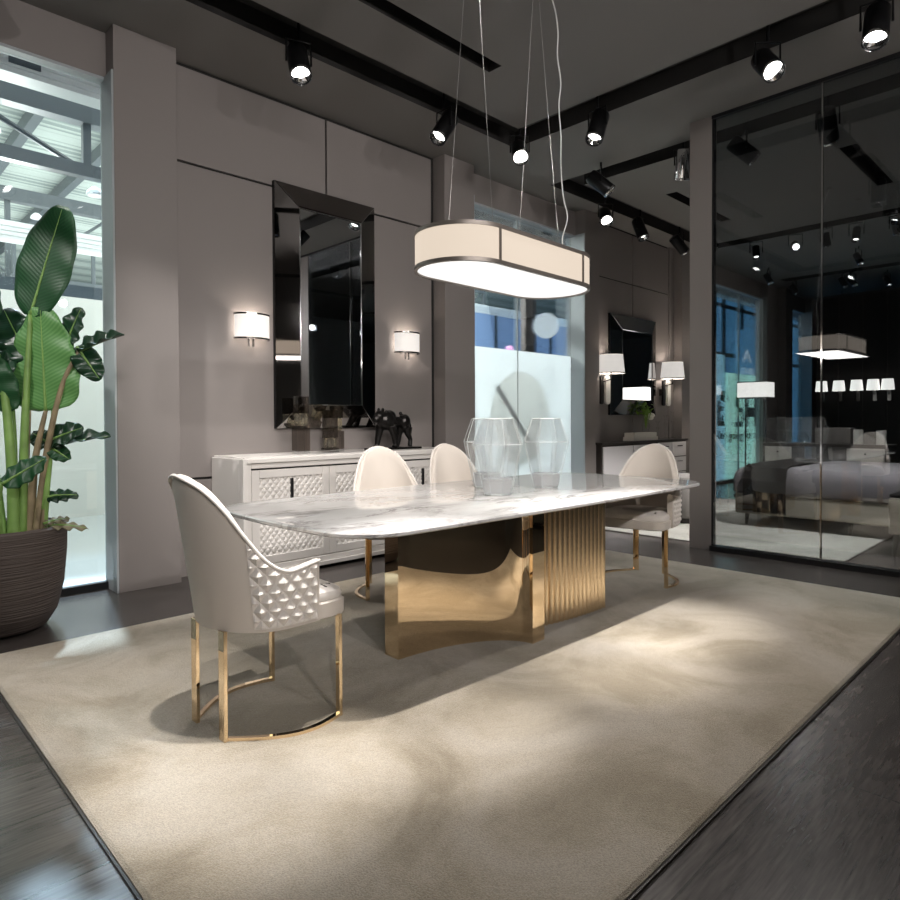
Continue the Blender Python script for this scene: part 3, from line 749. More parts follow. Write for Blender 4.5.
frame_ring(-hx+.032, .062, hx-.032, SH-.044, .042, -hy+.02, -hy+.07).build('stepped_frame', 'lacquer', sb, bevel=.004)
ix0, ix1, iz0, iz1 = -hx+.074, hx-.074, .104, SH-.086
MB().box(ix0, -hy+.062, iz0, ix1, -hy+.071, iz1).build('recess', 'slot_black', sb)
bw = (ix1-ix0)/3
for k in range(3):
    a = ix0+k*bw+(.007 if k == 0 else .002); b = ix0+(k+1)*bw-(.007 if k == 2 else .002); z0, z1 = iz0+.006, iz1-.014
    d = thing('door', '', '', ((a+b)/2, -hy+.04, z0)); del d['label']; del d['category']; d.parent = sb
    w = (b-a)/2; h = z1-z0
    d2 = frame_ring(-w, 0, w, h, .062, -.012, .022)
    d2.build('door_frame', 'lacquer', d, bevel=.004)
    lw, lh = w-.062, h-.124
    MB().box(-lw, .008, .062, lw, .022, .062+lh).build('door_back', 'lacquer', d)
    # raised diagonal lattice
    nx, nz = 80, 84; vs = []
    for i in range(nx+1):
        for j in range(nz+1):
            x = -lw+2*lw*i/nx; z = lh*j/nz
            s1 = ((x+z*.85)/.052) % 1; s2 = ((x-z*.85)/.052) % 1
            hh = min(s1, 1-s1, s2, 1-s2)*2
            vs.append((x, .006-.010*min(1, hh*1.8), .062+z))
    fs = [(i*(nz+1)+j, (i+1)*(nz+1)+j, (i+1)*(nz+1)+j+1, i*(nz+1)+j+1) for i in range(nx) for j in range(nz)]
    MB().add(vs, fs).build('quilted_panel', 'lacquer', d)
    MB().box(-.010, -.016, h*.60, .010, .004, h-.075).build('door_handle', 'dark_frame', d, label='slim dark handle')
# things on the sideboard
def decanter(x, y, w, d, h, band, label):
    t = thing('decanter', label, 'decanter', (x, y, SH), 0, 'smoked glass decanters on the sideboard')
    b0, b1 = band
    MB().box(-w/2, -d/2, .0, w/2, d/2, .022).build('base', 'crystal', t, bevel=.004, label='clear glass foot')
    MB().box(-w/2, -d/2, .0225, w/2, d/2, b0).build('body', 'smoked_crystal', t, bevel=.004)
    MB().box(-w/2+.012, -d/2+.012, b0+.0005, w/2-.012, d/2-.012, b1).build('collar', 'amber_crystal', t, bevel=.01, label='clear amber collar')
    MB().box(-w/2+.006, -d/2+.006, b1+.0005, w/2-.006, d/2-.006, h).build('stopper', 'smoked_crystal', t, bevel=.004)
    return t
decanter(2.872, 4.70, .115, .10, .47, (.235, .33), 'tall smoked glass decanter, leftmost on the sideboard')
decanter(3.13, 4.66, .115, .10, .36, (.04, .125), 'squat smoked glass decanter with low amber collar on the sideboard')
decanter(3.27, 4.77, .105, .09, .40, (.18, .29), 'smoked glass decanter behind and right of the squat one')
sc = thing('animal_sculpture', 'black bronze sculpture of a walking four-legged beast on the sideboard', 'sculpture', (3.86, 4.70, SH+.001), 0)
MB().box(-.29, -.07, 0, .29, .07, .018).build('base_plate', 'bronze', sc, bevel=.004)
mb = MB()
mb.ball((-.165, 0, .305), (.062, .05, .055)).ball((-.205, 0, .28), (.035, .035, .035)).ball((-.09, 0, .27), (.10, .075, .095)).ball((-.05, 0, .31), (.07, .055, .055))
mb.ball((.03, 0, .255), (.09, .05, .05)).ball((.125, 0, .255), (.068, .062, .075))
mb.tube([(-.13, .035, .22), (-.155, .035, .11), (-.17, .035, .035), (-.19, .035, .02)], [.045, .03, .024, .026], 10)
mb.tube([(-.05, -.035, .22), (-.02, -.035, .12), (-.003, -.035, .035), (-.03, -.035, .022)], [.05, .032, .025, .028], 10)
mb.tube([(.11, .035, .22), (.09, .035, .12), (.075, .035, .035), (.05, .035, .022)], [.05, .03, .022, .025], 10)
mb.tube([(.14, -.035, .20), (.15, -.035, .13), (.175, -.035, .09), (.168, -.035, .022)], [.05, .03, .022, .024], 10)
for s in (-.03, .03): mb.ball((-.15, s, .365), (.016, .012, .022))
mb.ball((.085, 0, .335), .018)
mb.tube([(.18, 0, .27), (.205, 0, .22), (.20, 0, .17)], [.015, .012, .01], 8)
o = mb.build('figure', 'bronze', sc, 'all'); r = o.modifiers.new('remesh', 'REMESH'); r.mode = 'VOXEL'; r.voxel_size = .007; r.use_smooth_shade = True
o.location = (0, 0, .0)

# ------------------------------------------------------------------ far dresser
FX0, FX1, FF, FH = 7.45, 9.885, 4.735, .885
fd = thing('dresser', 'wide pale dresser with dark frame under the far mirror', 'dresser', ((FX0+FX1)/2, (FF+YW-.03)/2, 0))
hx, hy = (FX1-FX0)/2, (YW-.03-FF)/2
MB().box(-hx, -hy+.02, .12, hx, hy, FH-.03).build('body', 'dark_wood', fd)
MB().box(-hx-.015, -hy-.01, FH-.03, hx+.015, hy, FH).build('top', 'dark_wood', fd, bevel=.003)
for x in (-hx+.08, hx-.08):
    for y in (-hy+.05, hy-.05): MB().tube([(x, y, 0), (x, y, .12)], [.02, .03], 10).build('leg', 'dark_wood', fd)
for a, b in ((-hx+.035, -hx+.78), (-hx+.81, -hx+1.50)):
    MB().box(a, -hy, .15, b, -hy+.02, FH-.06).build('door', 'lacquer_cool', fd, bevel=.003)
for k in range(3):
    z0 = .15+k*.235
    for a, b in ((-hx+1.53, -hx+1.93), (-hx+1.945, hx-.03)):
        dr = MB().box(a, -hy, z0, b, -hy+.02, z0+.222).build('drawer', 'lacquer_cool', fd, bevel=.003)
        MB().tube([((a+b)/2-.08, -hy-.015, z0+.16), ((a+b)/2+.08, -hy-.015, z0+.16)], .006, 8).build('handle', 'dark_chrome', dr)
tag(MB().box(8.31, 4.76, FH, 9.0, 4.94, FH+.055).box(8.33, 4.77, FH+.0555, 8.98, 4.93, FH+.115).build('book_stack', 'paper', bevel=.004), 'cream box of books on the far dresser', 'books')
t = thing('flower_vase', 'glass vase of green and white flowers on the cream box', 'vase', (8.80, 4.85, FH+.1155))
MB().lathe([(.045, 0), (.06, .10), (.035, .20), (.045, .24)], 20, cap1=False).build('vessel', 'crystal', t, True)
mb = MB(); mw = MB()
for i in range(60):
    a = random.uniform(0, 2*PI); rr = random.uniform(.02, .20); z = .27+random.uniform(0, .16)-.3*rr*rr
    c = Vector((rr*math.cos(a)-.04, rr*.35*math.sin(a), z)); d = Vector((random.uniform(-1, 1), random.uniform(-1, 1), random.uniform(-.5, 1))).normalized()*.045
    u = d.cross(Vector((.3, .5, 1))).normalized()*.016
    mb.add([c-d, c+u, c+d, c-u], [(0, 1, 2, 3)])
for i in range(12): mb.tube([(0, 0, .05), (random.uniform(-.13, .08), random.uniform(-.07, .07), .33)], .003, 5)
for i in range(5): mw.ball((.12+random.uniform(-.05, .06), random.uniform(-.05, .05), .24+random.uniform(-.03, .05)), (.05, .045, .035), 10)
mb.build('foliage', 'flower_green', t); mw.build('flower_heads', 'white_petal', t, 'all')
def candle(x, y, h, label):
    t = thing('candle_holder', label, 'candle holder', (x, y, FH), 0, 'glass candle holders on the far dresser')
    MB().lathe([(.055, 0), (.055, .012), (.012, .03), (.012, h*.55), (.03, h*.62), (.012, h*.7), (.014, h*.9), (.035, h)], 16).build('holder', 'crystal', t, True)
candle(9.14, 4.84, .28, 'short glass candle holder beside the flower vase'); candle(9.40, 4.85, .37, 'middle glass candle holder on the far dresser'); candle(9.66, 4.86, .43, 'tallest glass candle holder, rightmost on the far dresser')
po = thing('pouf', 'taupe upholstered round pouf behind the right chair', 'pouf', (7.22, 3.42, .0155))
MB().lathe([(.20, .0), (.20, .06)], 28).build('plinth', 'dark_wood', po); MB().lathe([(.25, .06), (.27, .09), (.27, .46), (.24, .52), (.15, .545), (.02, .55)], 28).build('upholstery', 'grey_fabric', po, True)

# ------------------------------------------------------------------ potted plant
pp = thing('potted_plant', 'tall broad-leaved green plant in a ribbed dark pot at the left window', 'plant', (.735, 4.485, 0))
prof = [(.20, .0), (.25, .02), (.30, .10), (.335, .25), (.352, .45), (.355, .585), (.340, .60), (.325, .585), (.32, .50)]
rp = []
for (a, b), (c, d) in zip(prof, prof[1:]):
    for i in range(6):
        q = i/6; rr = a+(c-a)*q; z = b+(d-b)*q
        rp.append((rr, z))
rp.append(prof[-1])
MB().lathe(rp, 64, cap1=False).build('pot', 'pot', pp, True)
MB().lathe([(.325, .52), (.325, .535), (.02, .55)], 32).build('soil', 'soil', pp, True)
def leaf(base, tip, width, nrm, curl=.0, droop=.0, m='leaf_dark', shape=1.0, fold=.15, wav=.012):
    b = Vector(base); t = Vector(tip); ax = (t-b); L = ax.length; ax.normalize(); nn = Vector(nrm); nn = (nn-ax*nn.dot(ax)).normalized(); sd = ax.cross(nn)
    nu, nv = 28, 12; vs = []; uvs = []
    ph = random.uniform(0, 6)
    for i in range(nu+1):
        u = i/nu; w = width*(math.sin(PI*min(1, u**shape*.97+.02))**.5)
        c = b+ax*L*u+nn*(-droop*L*u*u)
        for j in range(nv+1):
            s = -1+2*j/nv
            p = c+sd*(w*s)+nn*(abs(s)*w*fold-curl*w*s*s+wav*math.sin(u*22+ph+s*2)*abs(s))
            vs.append(p); uvs.append((u, s*.25+.5-abs(s)*.0+u*0))
    fs = [(i*(nv+1)+j, (i+1)*(nv+1)+j, (i+1)*(nv+1)+j+1, i*(nv+1)+j+1) for i in range(nu) for j in range(nv)]
    q = MB().add(vs, fs).build('leaf', m, pp, 'all')
    ul = q.data.uv_layers.new(name='UVMap')
    for lp in q.data.loops:
        u, s = uvs[lp.vertex_index]; ul.data[lp.index].uv = (u+abs(s-.5)*-.6, s)
    so = q.modifiers.new('thick', 'SOLIDIFY'); so.thickness = .0025
    mr = MB().tube([b+ax*L*u+nn*(-droop*L*u*u+.004) for u in [i/14*.97 for i in range(15)]], [.009*(1-i/16) for i in range(15)], 6).build('midrib', 'stem_green', q, 'all')
    return q
def W(p): return Vector(p)-Vector((.735, 4.485, 0))
def stem(pts, r0, r1, m): 
    P = smooth_path([W(p) for p in pts], 6); k = len(P)
    MB().tube(P, [r0+(r1-r0)*i/(k-1) for i in range(k)], 8).build('stem', m, pp, 'all')
CAM = Vector((-.70, -.71, .1))
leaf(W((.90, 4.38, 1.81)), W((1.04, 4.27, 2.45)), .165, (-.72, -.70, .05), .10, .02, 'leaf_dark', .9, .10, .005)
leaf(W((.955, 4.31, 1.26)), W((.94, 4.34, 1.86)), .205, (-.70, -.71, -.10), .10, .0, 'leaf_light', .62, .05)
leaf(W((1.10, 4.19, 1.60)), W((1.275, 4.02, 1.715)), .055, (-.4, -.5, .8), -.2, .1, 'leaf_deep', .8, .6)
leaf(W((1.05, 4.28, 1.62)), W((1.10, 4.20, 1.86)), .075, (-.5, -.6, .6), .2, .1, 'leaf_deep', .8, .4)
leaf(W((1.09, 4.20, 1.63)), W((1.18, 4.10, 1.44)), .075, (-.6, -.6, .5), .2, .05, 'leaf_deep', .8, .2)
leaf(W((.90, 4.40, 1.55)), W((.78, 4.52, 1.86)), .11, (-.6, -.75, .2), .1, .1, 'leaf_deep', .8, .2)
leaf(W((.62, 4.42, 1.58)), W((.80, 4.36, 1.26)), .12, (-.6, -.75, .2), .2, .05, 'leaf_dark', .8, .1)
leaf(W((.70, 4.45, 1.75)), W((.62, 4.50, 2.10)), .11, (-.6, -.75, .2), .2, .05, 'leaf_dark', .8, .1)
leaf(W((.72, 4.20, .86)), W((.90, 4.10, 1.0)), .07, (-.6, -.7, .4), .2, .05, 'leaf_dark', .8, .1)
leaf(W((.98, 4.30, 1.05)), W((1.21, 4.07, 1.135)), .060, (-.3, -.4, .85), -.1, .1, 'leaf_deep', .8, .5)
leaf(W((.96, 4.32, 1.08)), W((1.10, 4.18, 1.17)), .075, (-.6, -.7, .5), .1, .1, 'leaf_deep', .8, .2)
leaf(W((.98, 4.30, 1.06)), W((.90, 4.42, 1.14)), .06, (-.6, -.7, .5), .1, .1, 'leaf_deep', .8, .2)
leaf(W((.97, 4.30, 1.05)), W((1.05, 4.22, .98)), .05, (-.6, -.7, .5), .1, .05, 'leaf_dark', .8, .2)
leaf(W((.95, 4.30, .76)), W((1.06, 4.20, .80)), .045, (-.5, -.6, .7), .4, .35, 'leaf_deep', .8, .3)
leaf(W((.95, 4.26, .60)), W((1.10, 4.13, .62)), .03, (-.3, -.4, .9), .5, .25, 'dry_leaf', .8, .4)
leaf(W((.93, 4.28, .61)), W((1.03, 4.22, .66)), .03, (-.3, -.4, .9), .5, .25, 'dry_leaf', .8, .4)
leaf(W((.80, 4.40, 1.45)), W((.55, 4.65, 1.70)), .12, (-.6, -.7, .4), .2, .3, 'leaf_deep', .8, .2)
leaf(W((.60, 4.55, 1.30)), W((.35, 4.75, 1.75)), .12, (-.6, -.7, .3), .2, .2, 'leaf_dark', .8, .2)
stem([(.84, 4.38, .53), (.86, 4.36, 1.2), (.90, 4.38, 1.82)], .030, .012, 'stem_green')
stem([(.80, 4.36, .53), (.79, 4.36, 1.0), (.76, 4.40, 1.45), (.70, 4.45, 1.76)], .034, .012, 'stem_green')
stem([(.88, 4.38, .53), (.90, 4.34, .95), (.955, 4.31, 1.27)], .028, .011, 'stem_brown')
stem([(.90, 4.33, .53), (.95, 4.30, 1.0), (1.02, 4.24, 1.40), (1.10, 4.19, 1.61)], .022, .010, 'stem_brown')
stem([(.93, 4.32, .53), (.95, 4.30, .80), (.98, 4.30, 1.06)], .024, .010, 'stem_green')
stem([(.92, 4.36, .53), (.98, 4.33, 1.0), (1.0, 4.30, 1.45), (1.05, 4.28, 1.63)], .014, .008, 'stem_green')
stem([(.92, 4.30, .53), (.93, 4.30, .66), (.95, 4.30, .77)], .014, .009, 'stem_brown')
stem([(.76, 4.40, .53), (.72, 4.42, 1.0), (.62, 4.42, 1.58)], .020, .009, 'stem_green')
stem([(.74, 4.36, .53), (.71, 4.28, .70), (.72, 4.20, .87)], .014, .008, 'stem_green')
stem([(.84, 4.42, .53), (.88, 4.42, 1.0), (.90, 4.40, 1.56)], .018, .009, 'stem_brown')
stem([(.80, 4.44, .53), (.82, 4.42, 1.0), (.80, 4.40, 1.46)], .018, .009, 'stem_green')
stem([(.72, 4.46, .53), (.66, 4.50, .9), (.60, 4.55, 1.31)], .018, .009, 'stem_brown')

# ------------------------------------------------------------------ bedroom behind the glass
bd = thing('bed', 'wide bed with grey-purple cover and taupe leather base behind the glass', 'bed', (8.27, 1.85, .0155))
bx, by = .90, 1.12
MB().box(-bx, -by, .13, bx, by, .36).build('bed_base', 'bed_leather', bd, bevel=.02)
for x in (-bx+.1, bx-.1):
    for y in (-by+.1, by-.1, 0): MB().tube([(x-.03, y, 0), (x, y, .13)], [.014, .026], 10).build('leg', 'dark_wood', bd)
lp = [[(-bx+.0+o, -by+.0+o, z), (bx-o, -by+o, z), (bx-o, by-o, z), (-bx+o, by-o, z)] for o, z in ((.0, .345), (-.02, .38), (-.02, .52), (.0, .60), (.05, .64), (.12, .655))]
o = MB().loft(lp).build('duvet', 'bed_grey', bd, True, bevel=.03)
MB().box(-bx, -by-.1, .10, bx, -by, 1.15).build('headboard', 'bed_leather', bd, bevel=.03)
tag(MB().loft([[(7.31, y, .18), (7.31, y, .52), (7.36, y, .665), (7.45, y, .69), (8.9, y, .69), (8.9, y, .675), (7.46, y, .675), (7.375, y, .655), (7.325, y, .51), (7.325, y, .18)] for y in (2.42, 2.86)]).build('bed_throw', 'throw_dark'), 'dark brown throw laid over the foot of the bed', 'throw')
t = thing('bench', 'taupe upholstered bench with tapered dark legs beside the bed', 'bench', (6.85, 1.06, 0))
MB().box(-.22, -.30, .19, .22, .30, .51).build('upholstery', 'bed_leather', t, bevel=.015); MB().box(-.215, -.295, .511, .215, .295, .54).build('cushion', 'throw_dark', t, bevel=.01)
for x in (-.19, .19):
    for y in (-.27, .27): MB().tube([(x*1.05, y*.98, 0), (x, y*.9, .19)], [.012, .028], 10).build('leg', 'dark_wood', t)
dd = thing('dressing_table', 'long dressing table with white drawers at both ends behind the bed', 'dressing table', (10.3, 2.85, 0))
MB().box(-.28, -.78, .80, .28, .78, .84).build('top', 'dark_wood', dd)
for s in (1, -1):
    y0_, y1_ = (.38, .76) if s > 0 else (-.76, -.30)
    MB().box(-.26, y0_, .34, .27, y1_, .80).build('drawer_case', 'dark_wood', dd)
    for k in range(2):
        dr = MB().box(-.28, y0_+.01, .35+k*.225, -.26, y1_-.01, .565+k*.225).build('drawer', 'drawer_white', dd)
        MB().ball((-.29, (y0_+y1_)/2, .49+k*.225), .014, 8).build('knob', 'black_metal', dr)
    for x in (-.22, .22): MB().box(x-.02, (y0_+y1_)/2-.02, 0, x+.02, (y0_+y1_)/2+.02, .34).build('leg', 'dark_wood', dd)
for k, (y, l) in enumerate(((3.35, 'cut glass jar on the dressing table, leftmost'), (3.15, 'cut glass jar on the dressing table, right of the first'))):
    t = thing('glass_jar', l, 'jar', (10.25, y, .84), 0, 'cut glass jars on the dressing table')
    MB().lathe([(.07, 0), (.09, .06), (.06, .11)], 10).build('vessel', 'crystal', t); MB().lathe([(.06, .112), (.03, .15), (.025, .18), (.01, .2)], 10).build('lid', 'crystal', t)
for y, z, l in ((2.45, .20, 'white candle in a jar on the dressing table, left of two'), (2.18, .19, 'white candle in a jar on the dressing table, right of two')):
    tag(MB().lathe([(.06, 0), (.06, z)], 16, (10.22, y, .84)).build('jar_candle', 'porcelain'), l, 'candle')
tag(MB().box(10.25, 2.55, .84, 10.5, 3.0, 1.06).build('jewellery_box', 'grey_fabric', bevel=.01), 'grey fabric jewellery box in the middle of the dressing table', 'box')
t = thing('floor_lamp', 'floor lamp with rectangular white shade on two thin dark poles behind the bed', 'lamp', (10.36, 3.86, 0))
MB().loft([[(-.15, -.22, z), (.15, -.22, z), (.15, .22, z), (-.15, .22, z)] for z in (1.52, 1.76)], cap0=False, cap1=False).build('lamp_shade', 'bright_shade', t)
frame_r = MB()
for z in (1.515, 1.755): frame_r.tube([(-.153, -.223, z), (.153, -.223, z), (.153, .223, z), (-.153, .223, z), (-.153, -.223, z)], .008, 6)
frame_r.build('shade_trim', 'black_metal', t)
MB().box(-.18, -.26, 0, .18, .26, .03).build('base', 'black_metal', t)
for y in (-.15, .15): MB().tube([(0, y, .03), (0, y, 1.55)], .012, 8).build('pole', 'black_metal', t)
# dark wall units with lit niches far in the bedroom
t = thing('wall_unit', 'tall dark wall unit closing off the far side of the bedroom', 'cabinet', (14.6, 3.75, 0))
MB().box(-.3, -1.2, 0, .3, .4, 3.6).build('carcass', 'dark_wood', t)
for k in range(4): MB().box(-.32, -1.18+k*.4, .05, -.30, -.80+k*.4, 3.55).build('door', 'throw_dark', t)
for k, (y, l) in enumerate(((4.02, 'leftmost'), (3.72, 'second'), (3.42, 'third'), (3.15, 'fourth'), (2.92, 'rightmost'))):
    t = thing('wall_sconce', 'small lit drum sconce on the far dark wall unit, %s of the five' % l, 'sconce', (14.277, y, 1.62), 0, 'drum sconces on the far wall unit')
    MB().lathe([(.11, .10), (.09, .30)], 20, (-.14, 0, 0), cap0=False, cap1=False).build('shade', 'bright_shade', t, True)
    MB().box(-.02, -.03, -.1, 0, .03, .12).tube([(-.01, 0, .02), (-.14, 0, .05), (-.14, 0, .2)], .008, 6).build('bracket', 'dark_chrome', t)
ta_ = thing('arm_chair', 'dark tub chair with rounded back beyond the dressing table', 'chair', (12.0, 2.9, 0), PI)
def tub(ro, ri, z0, f): return None
o = MB(); lo = []
for i in range(25):
    a = -PI*.62+PI*1.24*i/24; zt = .95-.25*abs(math.sin(a*.75))
    lo.append([(-.36*math.cos(a), .36*math.sin(a), .2), (-.40*math.cos(a), .40*math.sin(a), zt), (-.34*math.cos(a), .34*math.sin(a), zt+.01), (-.30*math.cos(a), .30*math.sin(a), .2)])
o.loft(lo).build('backrest', 'grey_fabric', ta_, True); MB().lathe([(.30, .2), (.31, .40), (.27, .46), (.02, .47)], 24).build('seat', 'grey_fabric', ta_, True)
for k in range(4): MB().tube([(.24*math.cos(k*PI/2+.8), .24*math.sin(k*PI/2+.8), 0), (.22*math.cos(k*PI/2+.8), .22*math.sin(k*PI/2+.8), .2)], [.012, .02], 8).build('leg', 'dark_wood', ta_)

# ------------------------------------------------------------------ ceiling track spotlights
def aim_q(d): return Vector(d).normalized().to_track_quat('-Z', 'Y')
SP = {}
def spot(pos, target, label, m='black_metal', group=None, lit=True, scale=1.22, energy=0, size=60, blend=.6, col=(1, .96, .925), soft=.035):
    t = thing('track_spotlight', label, 'spotlight', (pos[0], pos[1], CZ+SD), 0, group or 'track spotlights in the ceiling slots')
    c = Vector((0, 0, pos[2]-CZ-SD)); d = (Vector(target)-Vector(pos)).normalized(); q = aim_q(d).to_matrix().to_4x4()
    key = (m, lit)
    if key not in SP:
        body = MB().lathe([(.02, .13), (.055, .125), (.062, .11), (.062, -.105), (.058, -.11), (.054, -.105), (.036, -.066)], 24).build('body', m, t, True)
        ring = MB().lathe([(.053, -.102), (.0615, -.112), (.063, -.104), (.063, -.096)], 24, cap0=False, cap1=False).build('rim', 'chrome', body, True)
        MB().lathe([(.033, -.070), (.053, -.104)], 20, cap0=False, cap1=False).build('reflector', 'chrome', body, True)
        face = MB().lathe([(.034, -.076), (.034, -.072)], 20).build('lamp_face', 'lamp_face' if lit else 'slot_black', body)
        SP[key] = (body.data, ring.data, face.data, bpy.data.objects[[o.name for o in bpy.data.objects if o.parent == body and o.name.startswith('reflector')][0]].data)
    else:
        body = bpy.data.objects.new('body', SP[key][0]); ring = bpy.data.objects.new('rim', SP[key][1]); face = bpy.data.objects.new('lamp_face', SP[key][2])
        rf = bpy.data.objects.new('reflector', SP[key][3]); C.objects.link(rf); rf.parent = body
        for o in (body, ring, face): C.objects.link(o)
        body.parent = t; ring.parent = body; face.parent = body
    body.matrix_local = Matrix.Translation(c) @ q @ Matrix.Scale(scale, 4)
    side = Vector((d.y, -d.x, 0)); side = side.normalized() if side.length > .01 else Vector((1, 0, 0))
    yk = MB(); top = Vector((0, 0, 0))
    yk.box(-.05, -.02, -.03, .05, .02, 0); yk.tube([(0, 0, -.03), (0, 0, c.z+.17)], .012, 8)
    s1 = side*.088
    yk.tube([c+s1, c+s1+Vector((0, 0, .16)), c-s1+Vector((0, 0, .16)), c-s1], .008, 6)
    yk.build('yoke', 'black_metal', t)
    if energy:
        l = bpy.data.lights.new('spot_beam', 'SPOT'); l.energy = energy; l.spot_size = math.radians(size); l.spot_blend = blend; l.shadow_soft_size = soft; l.color = col
        lo_ = bpy.data.objects.new('spot_beam', l); C.objects.link(lo_); lo_.location = Vector(pos)+d*.125; lo_.rotation_mode = 'QUATERNION'; lo_.rotation_quaternion = aim_q(d)
    return t
E1 = 380
spot((2.48, 4.05, 3.72), (2.14, 2.99, 1.72), 'lit black spotlight, leftmost in the ceiling slot above the sideboard', energy=60, size=50)
spot((3.93, 4.08, 3.72), (2.49, 4.08, 1.72), 'lit black spotlight in the ceiling slot above the left pendant wire', energy=60, size=50)
spot((4.80, 3.95, 3.72), (3.20, 2.35, 1.72), 'lit black spotlight at the corner where the two ceiling slots meet', energy=20, size=60)
spot((4.88, 3.15, 3.72), (3.96, 3.15, 1.72), 'lit black spotlight right of the slot corner, tilted left', energy=55, size=50)
spot((4.90, 1.75, 3.72), (3.50, 0.35, 1.72), 'lit black spotlight facing the viewer, left of the glass partition top', energy=18, size=50)
spot((4.92, 1.09, 3.72), (3.92, 0.99, 1.72), 'lit black spotlight in the upper right corner of the picture', energy=75, size=50)
# the row of spots over the near side of the table
for x, tx, ty, e, l in ((1.15, 1.0, 2.0, E1, 'first'), (1.75, 1.72, 1.85, E1*.9, 'second'), (2.55, 2.80, 1.75, E1, 'third'), (3.10, 3.50, 1.80, E1, 'fourth')):
    spot((x, 1.87, 3.72), (tx, ty, 0), 'lit black spotlight, %s of the row above the near edge of the table' % l, energy=e, size=21.5, blend=1.)
spot((1.45, 1.87, 3.72), (3.0, 4.6, .6), 'added unseen spotlight over the table edge brightening the sideboard', energy=130, size=56, blend=1.)  # extra spot added to brighten the sideboard
spot((-1.35, 3.2, 3.72), (1.72, 4.83, .5), 'lit black spotlight in the left ceiling slot, aimed at the plant', energy=110, size=30, blend=.3)
spot((.96, 1.87, 3.72), (.55, 2.95, 0), 'added unseen spotlight at the left end of the row, brightening the rug', energy=220, size=40, blend=1.)  # extra spot added to brighten the left part of the rug
spot((.6, 4.09, 3.72), (2.7, 4.6, .6), 'added unseen spotlight in the slot in front of the left pier', energy=120, size=36)  # unseen spot added, aimed to light the left side of the sideboard
spot((2.15, 1.87, 3.72), (3.12, 2.7, .8), 'added unseen spotlight over the table edge for sparkle on the glass vases', energy=110, size=30, blend=1.)  # extra spot added for highlights on the vases
for x, tx, l in ((-1.0, .2, 'first'), (.3, 1.8, 'second'), (1.6, 3.2, 'third'), (2.9, 5.0, 'fourth'), (4.2, 6.5, 'fifth')):  # fill for the dark back wall, added as unseen spots
    spot((x, -2.05, 3.15), (tx, 4.9, 2.0), 'added unseen spotlight, %s of the row behind the camera, filling the back wall' % l, energy=105, size=88, blend=1., col=(1, .95, .92), soft=.05)
# bedroom ring
spot((6.02, 3.84, 3.70), (7.02, 2.34, 2.10), 'lit black spotlight beyond the pendant cord, tilted right', energy=60)
spot((7.03, 4.42, 3.70), (5.23, 2.82, 1.70), 'bright spotlight shining at the viewer above the far dresser, left one', energy=30)
spot((7.84, 4.40, 3.70), (7.84, 3.60, 1.70), 'lit black spotlight above the far dresser, tilted down', energy=60)
spot((8.95, 4.40, 3.70), (10.35, 3.60, 2.10), 'dark spotlight beside the column top, tilted right', lit=False)
spot((6.22, 3.02, 3.72), (6.72, 3.52, 1.72), 'chrome spotlight with unlit face left of the column', m='chrome', lit=False)
spot((6.25, 2.44, 3.70), (7.45, 0.74, 1.90), 'lit black spotlight behind the glass, nearest the column', energy=200)
spot((6.25, 1.74, 3.70), (8.05, 1.94, 1.90), 'dark spotlight behind the glass seam near the ceiling', energy=200)
spot((6.31, .55, 3.72), (7.1, 2.3, 0), 'added unseen spotlight in the bedroom slot, brightening the bed', energy=720, size=66)  # added out of view so bed and bedroom rug come out brighter
spot((10.2, 3.80, 3.70), (9.0, 3.2, .3), 'lit spotlight behind the glass, leftmost of the far row', energy=60, scale=.85)
spot((10.2, 3.25, 3.70), (6, 1.5, 1.6), 'lit round spotlight facing the viewer in the far row', energy=20, scale=.85)
spot((10.2, 2.85, 3.70), (10.9, 2.6, 1.5), 'lit spotlight beside the glass seam in the far row', energy=30, scale=.85)
spot((10.2, 2.48, 3.70), (9.0, 2.4, .5), 'lit spotlight right of the seam in the far row', energy=80, scale=.85)
spot((10.2, 2.02, 3.70), (11, 1.8, 1.5), 'lit spotlight at the right picture edge in the far row', energy=30, scale=.85)
for i, (x, y) in enumerate(((12.4, 4.4), (13.75, 4.4), (11.9, 2.86), (13.75, 3.4), (13.75, 3.55), (15.5, 3.2), (14.2, 2.95), (16.8, 3.75), (18.6, 4.1), (15.6, 4.0))):
    spot((x, y, 3.72), (x-1+2*random.random(), y-1.2, 1.2+random.random()), 'small lit spotlight far off in the dark behind the glass', group='small spotlights far off behind the glass', scale=.85)

# ------------------------------------------------------------------ lights
def area(loc, size, energy, col, rot=(0, 0, 0), sy=None):
    l = bpy.data.lights.new('soft_light', 'AREA'); l.energy = energy; l.color = col; l.size = size
    if sy: l.shape = 'RECTANGLE'; l.size_y = sy
    o = bpy.data.objects.new('soft_light', l); C.objects.link(o); o.location = loc; o.rotation_euler = rot; return o
def point(loc, e, r, col):
    l = bpy.data.lights.new('bulb_light', 'POINT'); l.energy = e; l.shadow_soft_size = r; l.color = col
    o = bpy.data.objects.new('bulb_light', l); C.objects.link(o); o.location = loc; return o
for x in (2.575, 4.24): point((x, YW-.075, 1.97), 1.5, .03, (1, .9, .8))
for x in (7.75, 9.50): point((x, YW-.20, 1.95), 3, .04, (1, .9, .8))
point((10.36, 3.86, 1.64), 10, .06, (1, .9, .78))
area((PX, PY, PZ-.012), 1.2, 11, (1, .92, .84), (0, 0, math.radians(1.4)), .46)
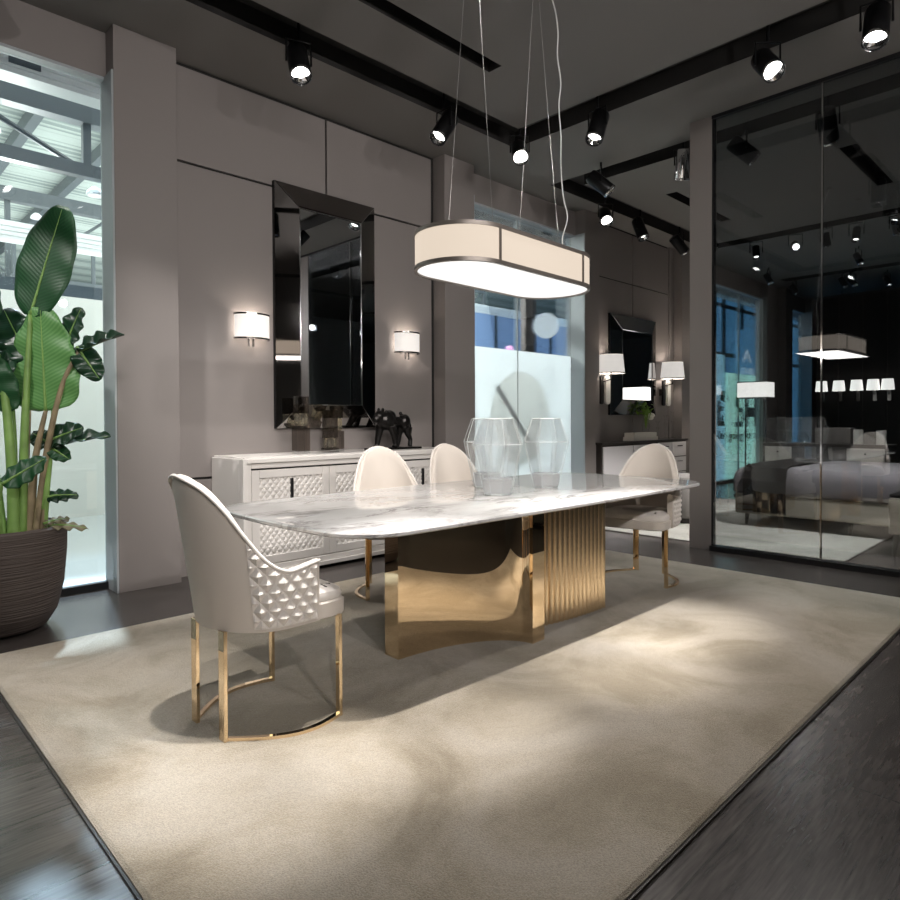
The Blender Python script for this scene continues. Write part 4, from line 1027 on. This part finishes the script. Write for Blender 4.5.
# hall overhead light, floodlights and added fills
COOL = (.93, .98, .94)
area((4, 14, HZ-.4), 24, 700, COOL, (0, 0, 0), 12)
area((4, 7.2, HZ-.4), 20, 480, COOL, (0, 0, 0), 2.5)
area((4, 15, .3), 24, 1100, COOL, (PI, 0, 0), 9)  # unseen fill added to lift the hall roof from below
area((6.2, 8.6, 4.6), 3, 460, COOL, (math.radians(-70), 0, 0), 1.5)  # unseen fill added to brighten the frosted pane from behind
l = bpy.data.lights.new('floodlight', 'SPOT'); l.energy = 1000; l.spot_size = math.radians(50); l.spot_blend = .3; l.shadow_soft_size = .12; l.color = (.62, .82, 1.)
o = bpy.data.objects.new('floodlight', l); C.objects.link(o); o.location = (2.35, 9.0, 5.6); o.rotation_mode = 'QUATERNION'; o.rotation_quaternion = aim_q(Vector((.6, 3.0, 0))-Vector((2.35, 9.0, 5.6)))

l = bpy.data.lights.new('floodlight', 'SPOT'); l.energy = 7000; l.spot_size = math.radians(14); l.spot_blend = .5; l.shadow_soft_size = .12; l.color = (.62, .80, 1.)
o = bpy.data.objects.new('floodlight', l); C.objects.link(o); o.location = (2.35, 9.0, 5.6); o.rotation_mode = 'QUATERNION'; o.rotation_quaternion = aim_q(Vector((1.2, 4.6, 0))-Vector((2.35, 9.0, 5.6)))
l = bpy.data.lights.new('duct_fill', 'SPOT'); l.energy = 130; l.spot_size = math.radians(100); l.spot_blend = 1; l.shadow_soft_size = .2; l.color = COOL  # made-up fill that whitens the near duct from below
o = bpy.data.objects.new('duct_fill', l); C.objects.link(o); o.location = (1.6, 8.9, 2.97); o.rotation_mode = 'QUATERNION'; o.rotation_quaternion = aim_q(Vector((1.3, 5.6, 4.3))-Vector((1.6, 8.9, 2.97)))
w = bpy.data.worlds.new('World'); bpy.context.scene.world = w; w.use_nodes = True
w.node_tree.nodes['Background'].inputs[0].default_value = (.5, .55, .6, 1); w.node_tree.nodes['Background'].inputs[1].default_value = .02

# ------------------------------------------------------------------ camera
yaw, pit, roll = .796607, -.0152886, -.00413017
F = Vector((math.cos(yaw)*math.cos(pit), math.sin(yaw)*math.cos(pit), math.sin(pit))); R = Vector((math.sin(yaw), -math.cos(yaw), 0)); U = R.cross(F)
R2 = R*math.cos(roll)+U*math.sin(roll); U2 = -R*math.sin(roll)+U*math.cos(roll)
cd = bpy.data.cameras.new('camera'); cam = bpy.data.objects.new('camera', cd); C.objects.link(cam)
cam.matrix_world = Matrix(((R2.x, U2.x, -F.x, 0), (R2.y, U2.y, -F.y, 0), (R2.z, U2.z, -F.z, 1.2), (0, 0, 0, 1)))
cd.sensor_width = 36; cd.lens = 649.349/900*36; cd.shift_y = -20.4925/900; cd.clip_start = .05; cd.clip_end = 200
s = bpy.context.scene; s.camera = cam
s.view_settings.view_transform = 'Standard'; s.view_settings.look = 'None'; s.view_settings.gamma = 1; s.view_settings.use_curve_mapping = False
s.view_settings.exposure = .9
try:
    s.cycles.max_bounces = 10; s.cycles.transparent_max_bounces = 16; s.cycles.transmission_bounces = 10; s.cycles.glossy_bounces = 6
    s.cycles.caustics_reflective = False; s.cycles.caustics_refractive = False; s.cycles.sample_clamp_indirect = 6; s.cycles.use_denoising = True
except Exception: pass
